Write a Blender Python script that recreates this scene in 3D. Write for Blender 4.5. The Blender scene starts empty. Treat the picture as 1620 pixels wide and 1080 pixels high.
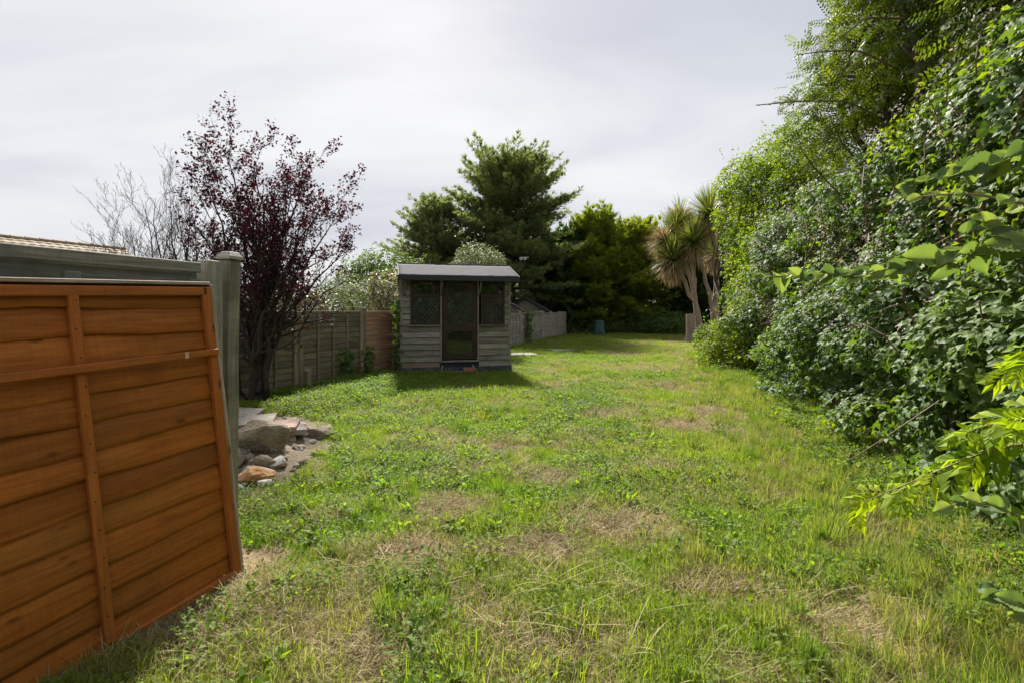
import bpy, math, random
import numpy as np
from mathutils import Vector, Matrix

# ------------------------------------------------------------------ camera, world, sun, exposure
sc = bpy.context.scene
COL = sc.collection
EYE = 1.5; F = 765.0; CX = 810.0; HY = 494.0          # photo pixels (1620 x 1080), level camera
cam_d = bpy.data.cameras.new('camera'); cam = bpy.data.objects.new('camera', cam_d); COL.objects.link(cam)
cam_d.sensor_width = 36.0; cam_d.lens = 17.0
cam_d.shift_y = -46.0 / 1620.0
cam_d.clip_start = 0.05; cam_d.clip_end = 3000
cam.location = (0, 0, EYE); cam.rotation_euler = (math.pi/2, 0, 0)
sc.camera = cam

SUN_EL = math.radians(41); SUN_AZ = math.radians(-11)   # azimuth from +Y towards +X
world = bpy.data.worlds.new('World'); sc.world = world; world.use_nodes = True
wt = world.node_tree; wt.nodes.clear()
def WN(t, **k):
    n = wt.nodes.new(t)
    for a, v in k.items(): setattr(n, a, v)
    return n
w_out = WN('ShaderNodeOutputWorld'); w_bg = WN('ShaderNodeBackground'); w_bg2 = WN('ShaderNodeBackground')
sky = WN('ShaderNodeTexSky', sky_type='NISHITA', sun_disc=False)
sky.sun_elevation = SUN_EL; sky.sun_rotation = SUN_AZ
sky.air_density = 1.0; sky.dust_density = 2.0
w_bg.inputs['Strength'].default_value = 0.09
wt.links.new(sky.outputs[0], w_bg.inputs[0])
tc = WN('ShaderNodeTexCoord')
sep = WN('ShaderNodeSeparateXYZ'); wt.links.new(tc.outputs['Generated'], sep.inputs[0])
# cloud sheet: project the view direction on a flat layer so that clouds stretch towards the horizon
zc = WN('ShaderNodeMath', operation='MAXIMUM'); wt.links.new(sep.outputs[2], zc.inputs[0]); zc.inputs[1].default_value = 0.0
za = WN('ShaderNodeMath', operation='ADD'); wt.links.new(zc.outputs[0], za.inputs[0]); za.inputs[1].default_value = 0.22
dvx = WN('ShaderNodeMath', operation='DIVIDE'); wt.links.new(sep.outputs[0], dvx.inputs[0]); wt.links.new(za.outputs[0], dvx.inputs[1])
dvy = WN('ShaderNodeMath', operation='DIVIDE'); wt.links.new(sep.outputs[1], dvy.inputs[0]); wt.links.new(za.outputs[0], dvy.inputs[1])
cmb = WN('ShaderNodeCombineXYZ'); wt.links.new(dvx.outputs[0], cmb.inputs[0]); wt.links.new(dvy.outputs[0], cmb.inputs[1])
n1 = WN('ShaderNodeTexNoise'); n1.inputs['Scale'].default_value = 0.85; n1.inputs['Detail'].default_value = 5; n1.inputs['Roughness'].default_value = 0.5
n1.inputs['Distortion'].default_value = 0.5
mp = WN('ShaderNodeMapping'); mp.inputs['Location'].default_value = (0.35, 5.2, 0); mp.inputs['Rotation'].default_value = (0, 0, 0.45); mp.inputs['Scale'].default_value = (0.75, 1.5, 1)
wt.links.new(cmb.outputs[0], mp.inputs[0]); wt.links.new(mp.outputs[0], n1.inputs[0])
rmp = WN('ShaderNodeValToRGB'); wt.links.new(n1.outputs[0], rmp.inputs[0])
CR = rmp.color_ramp
CR.elements[0].position = 0.30; CR.elements[0].color = (0.56, 0.58, 0.65, 1)
CR.elements[1].position = 0.72; CR.elements[1].color = (0.84, 0.85, 0.86, 1)
e = CR.elements.new(0.47); e.color = (0.69, 0.705, 0.745, 1)
e = CR.elements.new(0.60); e.color = (0.79, 0.80, 0.82, 1)
wt.links.new(rmp.outputs[0], w_bg2.inputs[0]); w_bg2.inputs['Strength'].default_value = 0.92
# thin sheet: the hidden sun brightens the cloud towards itself
gl = WN('ShaderNodeVectorMath', operation='DOT_PRODUCT'); wt.links.new(tc.outputs['Generated'], gl.inputs[0])
gl.inputs[1].default_value = (math.sin(SUN_AZ)*math.cos(SUN_EL), math.cos(SUN_AZ)*math.cos(SUN_EL), math.sin(SUN_EL))
gm = WN('ShaderNodeMapRange'); wt.links.new(gl.outputs['Value'], gm.inputs[0])
gm.inputs[1].default_value = 0.55; gm.inputs[2].default_value = 1.0; gm.inputs[3].default_value = 0.318; gm.inputs[4].default_value = 0.345
wt.links.new(gm.outputs[0], w_bg2.inputs['Strength'])
mixw = WN('ShaderNodeMixShader'); mixw.inputs[0].default_value = 0.96
wt.links.new(w_bg.outputs[0], mixw.inputs[1]); wt.links.new(w_bg2.outputs[0], mixw.inputs[2]); wt.links.new(mixw.outputs[0], w_out.inputs[0])

sun_d = bpy.data.lights.new('sun', 'SUN'); sun = bpy.data.objects.new('sun', sun_d); COL.objects.link(sun)
sun_d.energy = 4.6; sun_d.angle = math.radians(5.0); sun_d.color = (1.0, 0.95, 0.87)
sd = Vector((math.sin(SUN_AZ)*math.cos(SUN_EL), math.cos(SUN_AZ)*math.cos(SUN_EL), math.sin(SUN_EL)))
sun.rotation_euler = (-sd).to_track_quat('-Z', 'Y').to_euler(); sun.location = sd*40
vs = sc.view_settings
vs.view_transform = 'Standard'; vs.look = 'None'; vs.exposure = 1.62; vs.gamma = 1.0; vs.use_curve_mapping = False
sc.cycles.max_bounces = 8; sc.cycles.diffuse_bounces = 3; sc.cycles.transmission_bounces = 6; sc.cycles.transparent_max_bounces = 8

# ------------------------------------------------------------------ helpers
RNG = np.random.default_rng(7)
def g2w(px, py, z=0.0):
    """photo pixel of a point at height z -> world point"""
    d = F*(EYE - z)/(py - HY); return np.array([(px-CX)/F*d, d, z])
def at(px, py, d):
    """photo pixel at distance d"""
    return np.array([(px-CX)/F*d, d, EYE + (HY-py)/F*d])

def _h(ix, iy, iz, s):
    n = (ix*374761393 + iy*668265263 + iz*2147483647 + s*1274126177) & 0xffffffff
    n = ((n ^ (n >> 13)) * 1274126177) & 0xffffffff
    return ((n ^ (n >> 16)) & 0xffff)/65535.0
def vnoise(x, y, z=0.0, s=0):
    x = np.asarray(x, float); y = np.asarray(y, float); z = np.asarray(z, float)+np.zeros_like(x)
    ix = np.floor(x).astype(np.int64); iy = np.floor(y).astype(np.int64); iz = np.floor(z).astype(np.int64)
    fx = x-ix; fy = y-iy; fz = z-iz
    fx = fx*fx*(3-2*fx); fy = fy*fy*(3-2*fy); fz = fz*fz*(3-2*fz)
    r = 0
    for a in (0, 1):
        for b in (0, 1):
            for c in (0, 1):
                w = (fx if a else 1-fx)*(fy if b else 1-fy)*(fz if c else 1-fz)
                r = r + w*_h(ix+a, iy+b, iz+c, s)
    return r*2-1
def fbm(x, y, z=0.0, s=0, o=3):
    r = 0; a = 1.0; t = 0
    for k in range(o):
        r = r + a*vnoise(np.asarray(x)*2**k, np.asarray(y)*2**k, np.asarray(z)*2**k, s+k*17); t += a; a *= .5
    return r/t

def mesh(name, V, polys, mat=None, attrs=None, smooth=False):
    V = np.asarray(V, np.float32).reshape(-1, 3)
    me = bpy.data.meshes.new(name)
    me.vertices.add(len(V)); me.vertices.foreach_set('co', V.ravel())
    polys = [np.asarray(p, np.int32) for p in polys if len(p)]
    nl = sum(p.size for p in polys); npoly = sum(len(p) for p in polys)
    me.loops.add(nl); me.polygons.add(npoly)
    me.loops.foreach_set('vertex_index', np.concatenate([p.ravel() for p in polys]))
    tot = np.concatenate([np.full(len(p), p.shape[1], np.int32) for p in polys])
    st = np.zeros(npoly, np.int32); st[1:] = np.cumsum(tot)[:-1]
    me.polygons.foreach_set('loop_start', st)
    me.polygons.foreach_set('use_smooth', np.full(npoly, bool(smooth)))
    for k, a in (attrs or {}).items():
        at_ = me.attributes.new(k, 'FLOAT', 'POINT'); at_.data.foreach_set('value', np.asarray(a, np.float32))
    me.update(calc_edges=True); me.validate()
    if mat is not None: me.materials.append(mat)
    return me
def link(name, me, parent=None, loc=None, rot=None):
    o = bpy.data.objects.new(name, me); COL.objects.link(o)
    if parent is not None: o.parent = parent
    if loc is not None: o.location = loc
    if rot is not None: o.rotation_euler = rot
    return o
def empty(name, loc=(0, 0, 0), rz=0.0):
    o = bpy.data.objects.new(name, None); COL.objects.link(o); o.location = loc; o.rotation_euler = (0, 0, rz)
    o.empty_display_size = .1
    return o
def tag(o, label=None, cat=None, group=None, kind=None):
    if label: o['label'] = label
    if cat: o['category'] = cat
    if group: o['group'] = group
    if kind: o['kind'] = kind
    return o
class MB:
    """collects pieces into one mesh"""
    def __init__(s): s.V = []; s.P = {}; s.A = []; s.n = 0
    def add(s, V, faces, tint=0.5):
        V = np.asarray(V, float).reshape(-1, 3)
        for f in faces:
            f = np.asarray(f, np.int64)
            if f.ndim == 1: f = f[None]
            s.P.setdefault(f.shape[1], []).append(f + s.n)
        s.V.append(V); s.n += len(V)
        s.A.append(np.zeros(len(V)) + tint)
        return s
    def box(s, a, b, tint=.5, M=None):
        (x0, y0, z0), (x1, y1, z1) = a, b
        V = np.array([(x0,y0,z0),(x1,y0,z0),(x1,y1,z0),(x0,y1,z0),(x0,y0,z1),(x1,y0,z1),(x1,y1,z1),(x0,y1,z1)], float)
        if M is not None: V = V @ np.array(M)[:3, :3].T + np.array(M)[:3, 3]
        return s.add(V, [np.array([(0,3,2,1),(4,5,6,7),(0,1,5,4),(1,2,6,5),(2,3,7,6),(3,0,4,7)])], tint)
    def tube(s, P, R, n=6, cap=True, tint=.5):
        P = np.asarray(P, float); R = np.asarray(R, float)+np.zeros(len(P)); m = len(P)
        T = np.gradient(P, axis=0); T /= np.linalg.norm(T, axis=1)[:, None]+1e-9
        ref = np.array([0, 0, 1.0]) if abs(T[:, 2]).mean() < .8 else np.array([1.0, 0, 0])
        A = np.cross(T, ref); A /= np.linalg.norm(A, axis=1)[:, None]+1e-9; B = np.cross(T, A)
        th = np.arange(n)*2*np.pi/n
        V = P[:, None] + R[:, None, None]*(np.cos(th)[None, :, None]*A[:, None]+np.sin(th)[None, :, None]*B[:, None])
        i = np.arange(m-1)[:, None]*n; j = np.arange(n)[None]; k = (j+1) % n
        Fq = np.stack([i+j, i+n+j, i+n+k, i+k], -1).reshape(-1, 4)
        fs = [Fq]
        if cap: fs += [np.arange(n)[None], (np.arange(n)[::-1]+(m-1)*n)[None]]
        return s.add(V.reshape(-1, 3), fs, tint)
    def mesh(s, name, mat, smooth=False):
        return mesh(name, np.concatenate(s.V), [np.concatenate(v) for v in s.P.values()], mat, {'tint': np.concatenate(s.A)}, smooth)
def bevel(o, w=.004, seg=1):
    m = o.modifiers.new('bevel', 'BEVEL'); m.width = w; m.segments = seg; m.limit_method = 'ANGLE'
    return o
def norm(a): return a/(np.linalg.norm(a, axis=-1, keepdims=True)+1e-9)
def frames(axis, nrm):
    y = norm(axis); x = norm(np.cross(y, nrm)); z = np.cross(x, y)
    return np.stack([x, y, z], -1)
# leaf templates: (verts, tris) along +Y, length 1, upper side +Z
def leaf_t(w=.55, fold=.08, droop=.12):
    V = np.array([(0,0,0),(-w/2,.45,fold),(0,.5,.03),(w/2,.45,fold),(0,1,-droop)], float)
    return V, np.array([(0,3,2),(0,2,1),(2,3,4),(2,4,1)])
def multi_t(parts):
    Vs = []; Fs = []; n = 0
    for V, Fc, ang, sc_, off, tilt in parts:
        c, s_ = math.cos(ang), math.sin(ang)
        W = V*sc_
        ct, st = math.cos(tilt), math.sin(tilt)
        W = np.stack([W[:,0], W[:,1]*ct-W[:,2]*st, W[:,1]*st+W[:,2]*ct], 1)
        W = np.stack([W[:,0]*c-W[:,1]*s_, W[:,0]*s_+W[:,1]*c, W[:,2]], 1)+np.array(off)
        Vs.append(W); Fs.append(Fc+n); n += len(V)
    return np.concatenate(Vs), np.concatenate(Fs)
LEAF = leaf_t(); NARROW = leaf_t(.3, .05, .15); ROUND = leaf_t(.85, .08, .1)
TRIF = multi_t([(*leaf_t(.72), 0, .62, (0,.38,0), -.15), (*leaf_t(.68), 1.25, .5, (0,.34,0), -.1), (*leaf_t(.68), -1.25, .5, (0,.34,0), -.1)])
_pp = [(*leaf_t(.42), 0, .24, (0,.78,0), -.2)]
for k in range(5):
    for s_ in (-1, 1): _pp.append((*leaf_t(.42, .03), s_*1.15, .22, (0, .12+.14*k, 0), -.15))
PINN = multi_t(_pp)
def kite(w, drp=.05, mid=.45):
    return np.array([(0, 0, 0), (w/2, mid, .02), (0, 1, -drp), (-w/2, mid, .02)], float), np.array([(0, 1, 2), (0, 2, 3)])
SPRAY = multi_t([(*kite(.17), 0, 1.0, (0, 0, 0), 0), (*kite(.22), .55, .62, (0, .18, 0), .08), (*kite(.22), -.55, .62, (0, .18, 0), .08)])
_pp = [(*kite(.42, .1), 0, .24, (0, .78, 0), -.2)]
for k in range(5):
    for s_ in (-1, 1): _pp.append((*kite(.42, .05), s_*1.15, .22, (0, .12+.14*k, 0), -.15))
PINN = multi_t(_pp)
def batch(P, R, S, tmpl, tint=None, rng=RNG):
    V, T = tmpl; n = len(P); k = len(V)
    W = np.einsum('nij,kj->nki', R, V)*np.asarray(S)[:, None, None] + P[:, None]
    Fc = T[None] + (np.arange(n)*k)[:, None, None]
    if tint is None: tint = rng.random(n)
    return W.reshape(-1, 3), Fc.reshape(-1, T.shape[1]), np.repeat(tint, k)
def rand_dir(rng, n):
    return norm(rng.normal(size=(n, 3)))
def leaf_frames(rng, N, up=.5, jit=.7, droop=.3):
    """blade normal from outward normal N, turned up and jittered; axis outward/down-slope"""
    n = len(N)
    z = norm(N*(1-up)+np.array([0, 0, up])+jit*rand_dir(rng, n))
    a = rand_dir(rng, n)+N*.6+np.array([0, 0, -droop])
    a = a-(a*z).sum(1)[:, None]*z
    return frames(a, z)

# ------------------------------------------------------------------ materials
def new_mat(name):
    m = bpy.data.materials.new(name); m.use_nodes = True; nt = m.node_tree; nt.nodes.clear()
    def N(t, **k):
        n = nt.nodes.new(t)
        for a, v in k.items():
            if a == 'ins':
                for i, x in v.items(): n.inputs[i].default_value = x
            else: setattr(n, a, v)
        return n
    L = nt.links.new
    return m, N, L
def ramp(N, stops):
    r = N('ShaderNodeValToRGB'); cr = r.color_ramp
    cr.elements[0].position = stops[0][0]; cr.elements[0].color = (*stops[0][1], 1)
    cr.elements[1].position = stops[-1][0]; cr.elements[1].color = (*stops[-1][1], 1)
    for p, c in stops[1:-1]:
        e = cr.elements.new(p); e.color = (*c, 1)
    return r
def leaf_mat(name, cols, trans=.35, tcol=(1.5, 1.7, .6), rough=.45, spec=.4, macro=None, mscale=.8, mamt=.5, inst=False):
    """cols: colours over the per-leaf tint; macro: a second colour mixed in by position (patches of other growth)"""
    m, N, L = new_mat(name)
    a = N('ShaderNodeAttribute', attribute_name='tint')
    r = ramp(N, [(i/(len(cols)-1), c) for i, c in enumerate(cols)]); L(a.outputs['Fac'], r.inputs[0])
    col = r.outputs[0]
    if inst:
        ia = N('ShaderNodeAttribute', attribute_name='itint', attribute_type='INSTANCER')
        mx = N('ShaderNodeMix', data_type='RGBA', blend_type='MIX'); L(ia.outputs['Fac'], mx.inputs[0]); L(col, mx.inputs[6]); mx.inputs[7].default_value = (*inst, 1)
        col = mx.outputs[2]
    if macro:
        g = N('ShaderNodeNewGeometry'); nz = N('ShaderNodeTexNoise', ins={'Scale': mscale, 'Detail': 3.0}); L(g.outputs['Position'], nz.inputs['Vector'])
        mr = N('ShaderNodeMapRange', ins={1: .42, 2: .62, 3: 0., 4: mamt}); L(nz.outputs[0], mr.inputs[0])
        mx = N('ShaderNodeMix', data_type='RGBA'); L(mr.outputs[0], mx.inputs[0]); L(col, mx.inputs[6]); mx.inputs[7].default_value = (*macro, 1)
        col = mx.outputs[2]
    b = N('ShaderNodeBsdfPrincipled', ins={'Roughness': rough, 'Specular IOR Level': spec}); L(col, b.inputs['Base Color'])
    t = N('ShaderNodeBsdfTranslucent'); mu = N('ShaderNodeMix', data_type='RGBA', blend_type='MULTIPLY', ins={0: 1.0}); L(col, mu.inputs[6]); mu.inputs[7].default_value = (*tcol, 1)
    L(mu.outputs[2], t.inputs[0])
    ms = N('ShaderNodeMixShader', ins={0: trans}); L(b.outputs[0], ms.inputs[1]); L(t.outputs[0], ms.inputs[2])
    o = N('ShaderNodeOutputMaterial'); L(ms.outputs[0], o.inputs[0])
    return m
def wood_mat(name, c0, c1, stain=None, samt=.5, rough=.75, grain=(3, 40, 40), axis='X', var=.25, green=None, gamt=.4):
    """grained wood; local X (or Z) is the grain direction; object-random brightness; stains with their own shape"""
    m, N, L = new_mat(name)
    tcn = N('ShaderNodeTexCoord'); oi = N('ShaderNodeObjectInfo')
    add = N('ShaderNodeVectorMath', operation='ADD'); L(tcn.outputs['Object'], add.inputs[0])
    sv = N('ShaderNodeVectorMath', operation='SCALE', ins={3: 37.0}); cb = N('ShaderNodeCombineXYZ'); L(oi.outputs['Random'], cb.inputs[0]); L(oi.outputs['Random'], cb.inputs[1]); L(oi.outputs['Random'], cb.inputs[2])
    L(cb.outputs[0], sv.inputs[0]); L(sv.outputs[0], add.inputs[1])
    g = grain if axis == 'X' else ((grain[1], grain[2], grain[0]) if axis == 'Z' else (grain[1], grain[0], grain[2]))
    mpn = N('ShaderNodeMapping'); mpn.inputs['Scale'].default_value = g; L(add.outputs[0], mpn.inputs[0])
    nz = N('ShaderNodeTexNoise', ins={'Scale': 1.0, 'Detail': 6.0, 'Roughness': .65, 'Distortion': .6}); L(mpn.outputs[0], nz.inputs['Vector'])
    r = ramp(N, [(.36, c0), (.64, c1)]); L(nz.outputs[0], r.inputs[0]); col = r.outputs[0]
    # saw marks across the grain, fine fibre, and sparse knots
    mps = N('ShaderNodeMapping'); gs = (150, 3, 3) if axis == 'X' else (3, 3, 150); mps.inputs['Scale'].default_value = gs; L(add.outputs[0], mps.inputs[0])
    ns = N('ShaderNodeTexNoise', ins={'Scale': 1.0, 'Detail': 2.0}); L(mps.outputs[0], ns.inputs['Vector'])
    rs_ = ramp(N, [(.35, (.80, .79, .77)), (.65, (1.12, 1.12, 1.12))]); L(ns.outputs[0], rs_.inputs[0])
    ms_ = N('ShaderNodeMix', data_type='RGBA', blend_type='MULTIPLY', ins={0: .38}); L(col, ms_.inputs[6]); L(rs_.outputs[0], ms_.inputs[7]); col = ms_.outputs[2]
    mpf = N('ShaderNodeMapping'); mpf.inputs['Scale'].default_value = tuple(x*4 if x > 5 else x*2.5 for x in g); L(add.outputs[0], mpf.inputs[0])
    nf = N('ShaderNodeTexNoise', ins={'Scale': 1.0, 'Detail': 4.0, 'Roughness': .7}); L(mpf.outputs[0], nf.inputs['Vector'])
    rf_ = ramp(N, [(.34, (.55, .52, .50)), (.46, (1.0, 1.0, 1.0)), (.66, (1.16, 1.16, 1.15))]); L(nf.outputs[0], rf_.inputs[0])
    mf_ = N('ShaderNodeMix', data_type='RGBA', blend_type='MULTIPLY', ins={0: .5}); L(col, mf_.inputs[6]); L(rf_.outputs[0], mf_.inputs[7]); col = mf_.outputs[2]
    mpk = N('ShaderNodeMapping'); mpk.inputs['Scale'].default_value = (3.2, 7, 7) if axis == 'X' else (7, 7, 3.2); L(add.outputs[0], mpk.inputs[0])
    vk = N('ShaderNodeTexVoronoi', ins={'Scale': 1.0}); L(mpk.outputs[0], vk.inputs['Vector'])
    rk = ramp(N, [(.06, (.32, .27, .24)), (.11, (1.0, 1.0, 1.0))]); L(vk.outputs['Distance'], rk.inputs[0])
    mk_ = N('ShaderNodeMix', data_type='RGBA', blend_type='MULTIPLY', ins={0: .8}); L(col, mk_.inputs[6]); L(rk.outputs[0], mk_.inputs[7]); col = mk_.outputs[2]
    for c, a, s, lo in ((stain, samt, 2.2, .52), (green, gamt, 1.3, .5)):
        if c is None: continue
        n2 = N('ShaderNodeTexNoise', ins={'Scale': s, 'Detail': 5.0, 'Roughness': .6}); L(add.outputs[0], n2.inputs['Vector'])
        mr = N('ShaderNodeMapRange', ins={1: lo, 2: lo+.18, 3: 0., 4: a}); L(n2.outputs[0], mr.inputs[0])
        mx = N('ShaderNodeMix', data_type='RGBA'); L(mr.outputs[0], mx.inputs[0]); L(col, mx.inputs[6]); mx.inputs[7].default_value = (*c, 1); col = mx.outputs[2]
    hv = N('ShaderNodeHueSaturation'); mr = N('ShaderNodeMapRange', ins={3: 1-var, 4: 1+var}); L(oi.outputs['Random'], mr.inputs[0]); L(mr.outputs[0], hv.inputs['Value']); L(col, hv.inputs['Color'])
    b = N('ShaderNodeBsdfPrincipled', ins={'Roughness': rough, 'Specular IOR Level': .25}); L(hv.outputs[0], b.inputs['Base Color'])
    bp = N('ShaderNodeBump', ins={'Strength': .35, 'Distance': .004}); L(nz.outputs[0], bp.inputs['Height']); L(bp.outputs[0], b.inputs['Normal'])
    o = N('ShaderNodeOutputMaterial'); L(b.outputs[0], o.inputs[0])
    return m
def stone_mat(name, c0, c1, c2, sc_=6.0, rough=.9, bump=.5, dist=.01):
    m, N, L = new_mat(name)
    tcn = N('ShaderNodeTexCoord'); oi = N('ShaderNodeObjectInfo'); add = N('ShaderNodeVectorMath', operation='ADD'); L(tcn.outputs['Object'], add.inputs[0])
    cb = N('ShaderNodeCombineXYZ'); ml = N('ShaderNodeMath', operation='MULTIPLY', ins={1: 50.0}); L(oi.outputs['Random'], ml.inputs[0]); L(ml.outputs[0], cb.inputs[0]); L(cb.outputs[0], add.inputs[1])
    nz = N('ShaderNodeTexNoise', ins={'Scale': sc_, 'Detail': 8.0, 'Roughness': .65}); L(add.outputs[0], nz.inputs['Vector'])
    r = ramp(N, [(.3, c0), (.5, c1), (.72, c2)]); L(nz.outputs[0], r.inputs[0])
    hv = N('ShaderNodeHueSaturation'); mr = N('ShaderNodeMapRange', ins={3: .75, 4: 1.2}); L(oi.outputs['Random'], mr.inputs[0]); L(mr.outputs[0], hv.inputs['Value']); L(r.outputs[0], hv.inputs['Color'])
    b = N('ShaderNodeBsdfPrincipled', ins={'Roughness': rough, 'Specular IOR Level': .25}); L(hv.outputs[0], b.inputs['Base Color'])
    n2 = N('ShaderNodeTexNoise', ins={'Scale': sc_*6, 'Detail': 5.0}); L(add.outputs[0], n2.inputs['Vector'])
    bp = N('ShaderNodeBump', ins={'Strength': bump, 'Distance': dist}); L(n2.outputs[0], bp.inputs['Height']); L(bp.outputs[0], b.inputs['Normal'])
    o = N('ShaderNodeOutputMaterial'); L(b.outputs[0], o.inputs[0])
    return m
def flat_mat(name, c, rough=.6, spec=.4, metal=0.0, ns=0, namt=.2):
    m, N, L = new_mat(name)
    b = N('ShaderNodeBsdfPrincipled', ins={'Base Color': (*c, 1), 'Roughness': rough, 'Specular IOR Level': spec, 'Metallic': metal})
    if ns:
        tcn = N('ShaderNodeTexCoord'); nz = N('ShaderNodeTexNoise', ins={'Scale': ns, 'Detail': 6.0}); L(tcn.outputs['Object'], nz.inputs['Vector'])
        r = ramp(N, [(.3, tuple(x*(1-namt) for x in c)), (.7, tuple(min(1, x*(1+namt)) for x in c))]); L(nz.outputs[0], r.inputs[0]); L(r.outputs[0], b.inputs['Base Color'])
        bp = N('ShaderNodeBump', ins={'Strength': .3, 'Distance': .005}); L(nz.outputs[0], bp.inputs['Height']); L(bp.outputs[0], b.inputs['Normal'])
    o = N('ShaderNodeOutputMaterial'); L(b.outputs[0], o.inputs[0])
    return m

M_orange = wood_mat('orange_stain', (.26, .074, .009), (.38, .122, .017), stain=(.15, .052, .010), samt=.6, rough=.65, grain=(2.5, 45, 45), var=.2, green=(.14, .10, .025), gamt=.25)
M_orange_rail = wood_mat('orange_stain_rail', (.30, .085, .016), (.42, .135, .026), stain=(.2, .07, .02), samt=.4, rough=.6, grain=(2.5, 45, 45), var=.08)
M_worn = wood_mat('worn_capping', (.22, .17, .13), (.42, .36, .31), stain=(.2, .08, .03), samt=.6, grain=(3, 60, 60), var=.1)
M_grey = wood_mat('grey_wood', (.115, .118, .098), (.22, .22, .19), stain=(.07, .075, .078), samt=.6, green=(.10, .115, .05), gamt=.5, grain=(2.5, 40, 40), var=.15)
M_postv = wood_mat('grey_post_wood', (.19, .178, .14), (.34, .32, .265), stain=(.085, .09, .06), samt=.7, green=(.15, .165, .085), gamt=.3, grain=(2.0, 34, 34), axis='Z', var=.1)
M_cap = wood_mat('pale_cap_wood', (.28, .26, .23), (.42, .40, .37), rough=.8, var=.05)
M_fence = wood_mat('fence_boards', (.12, .095, .062), (.23, .19, .135), stain=(.075, .065, .045), samt=.6, green=(.10, .105, .05), gamt=.35, var=.25, grain=(2.0, 30, 30))
M_fencepost = wood_mat('fence_post_wood', (.17, .14, .095), (.28, .235, .165), stain=(.07, .07, .04), samt=.5, axis='Z', var=.15)
M_newfence = wood_mat('reddish_fence_boards', (.34, .20, .125), (.47, .30, .20), stain=(.28, .18, .12), samt=.4, var=.12, grain=(2.0, 30, 30))
M_farfence = wood_mat('pale_fence_boards', (.18, .165, .135), (.32, .295, .25), stain=(.11, .10, .08), samt=.5, var=.25, grain=(2.0, 30, 30))
M_hut = wood_mat('weathered_cladding', (.135, .128, .105), (.27, .255, .215), stain=(.075, .07, .055), samt=.55, green=(.11, .12, .06), gamt=.4, var=.3, grain=(2.2, 35, 35))
M_hutlow = wood_mat('brown_cladding', (.16, .115, .075), (.26, .20, .14), var=.15, grain=(2.2, 35, 35))
M_frame = wood_mat('dark_brown_frame', (.028, .017, .014), (.055, .034, .027), rough=.5, var=.1)
M_felt = flat_mat('roof_felt', (.045, .045, .052), .9, .08, ns=22, namt=.35)
M_feltdark = flat_mat('felt_fascia', (.035, .036, .042), .8, .3, ns=30, namt=.4)
M_tarp = flat_mat('dark_plastic_skirt', (.014, .017, .028), .45, .4, ns=9, namt=.5)
M_lead = flat_mat('window_lead', (.10, .10, .095), .5, .5)
M_brick = stone_mat('red_brick', (.24, .085, .055), (.30, .12, .08), (.36, .17, .12), 18)
M_black = flat_mat('black_plastic', (.012, .012, .013), .35, .5)
M_bark = wood_mat('plum_bark', (.022, .018, .016), (.065, .055, .05), rough=.9, grain=(8, 40, 40), axis='Z', var=.0)
M_twig = wood_mat('grey_twig_bark', (.035, .028, .026), (.075, .062, .058), rough=.9, grain=(8, 40, 40), axis='Z', var=.0)
M_branch = wood_mat('brown_branch_bark', (.05, .038, .025), (.11, .085, .06), rough=.9, grain=(8, 30, 30), axis='Z', var=.0)
M_palmbark = wood_mat('palm_bark', (.18, .145, .11), (.32, .27, .21), stain=(.12, .10, .08), samt=.5, rough=.9, grain=(4, 25, 25), axis='Z', var=.0)
M_log = wood_mat('log_bark', (.14, .11, .085), (.30, .25, .20), stain=(.08, .06, .05), samt=.5, rough=.9, grain=(3, 30, 30), axis='Z', var=.0)
M_boulder = stone_mat('boulder_stone', (.17, .125, .08), (.30, .24, .165), (.42, .36, .27), 6, bump=1.0, dist=.05)
M_rust = stone_mat('orange_stone', (.22, .10, .035), (.34, .19, .08), (.42, .36, .30), 7, bump=.7, dist=.02)
M_pale = stone_mat('pale_stone', (.22, .205, .18), (.34, .325, .29), (.46, .44, .41), 9)
M_brownst = stone_mat('brown_stone', (.12, .09, .06), (.22, .175, .125), (.30, .25, .19), 8)
M_slabpink = stone_mat('pinkish_slab', (.26, .17, .135), (.33, .23, .19), (.38, .28, .23), 10, bump=.25)
M_slabgrey = stone_mat('grey_slab', (.15, .13, .11), (.21, .185, .155), (.27, .24, .20), 10, bump=.25)
M_slabpale = stone_mat('pale_pinkish_slab', (.27, .24, .22), (.34, .30, .28), (.40, .36, .34), 10, bump=.25)
M_soil = stone_mat('soil', (.10, .075, .05), (.15, .115, .075), (.20, .16, .11), 7, bump=.9, dist=.03)
M_bin = flat_mat('shaded_green_plastic', (.008, .042, .038), .45, .4, ns=6)  # green darkened in the base colour to carry the shade it stands in
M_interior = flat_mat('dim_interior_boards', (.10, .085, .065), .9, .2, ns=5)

def glass_mat():
    m, N, L = new_mat('window_glass')
    fr = N('ShaderNodeFresnel', ins={'IOR': 1.5}); t = N('ShaderNodeBsdfTransparent', ins={'Color': (.62, .66, .60, 1)}); g = N('ShaderNodeBsdfGlossy', ins={'Roughness': .03, 'Color': (.9, .9, .9, 1)})
    ms = N('ShaderNodeMixShader'); L(fr.outputs[0], ms.inputs[0]); L(t.outputs[0], ms.inputs[1]); L(g.outputs[0], ms.inputs[2])
    d = N('ShaderNodeBsdfDiffuse', ins={'Color': (.16, .16, .13, 1)})     # thin film of dust
    m2 = N('ShaderNodeMixShader', ins={0: .10}); L(ms.outputs[0], m2.inputs[1]); L(d.outputs[0], m2.inputs[2])
    o = N('ShaderNodeOutputMaterial'); L(m2.outputs[0], o.inputs[0]); return m
M_glass = glass_mat()
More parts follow.
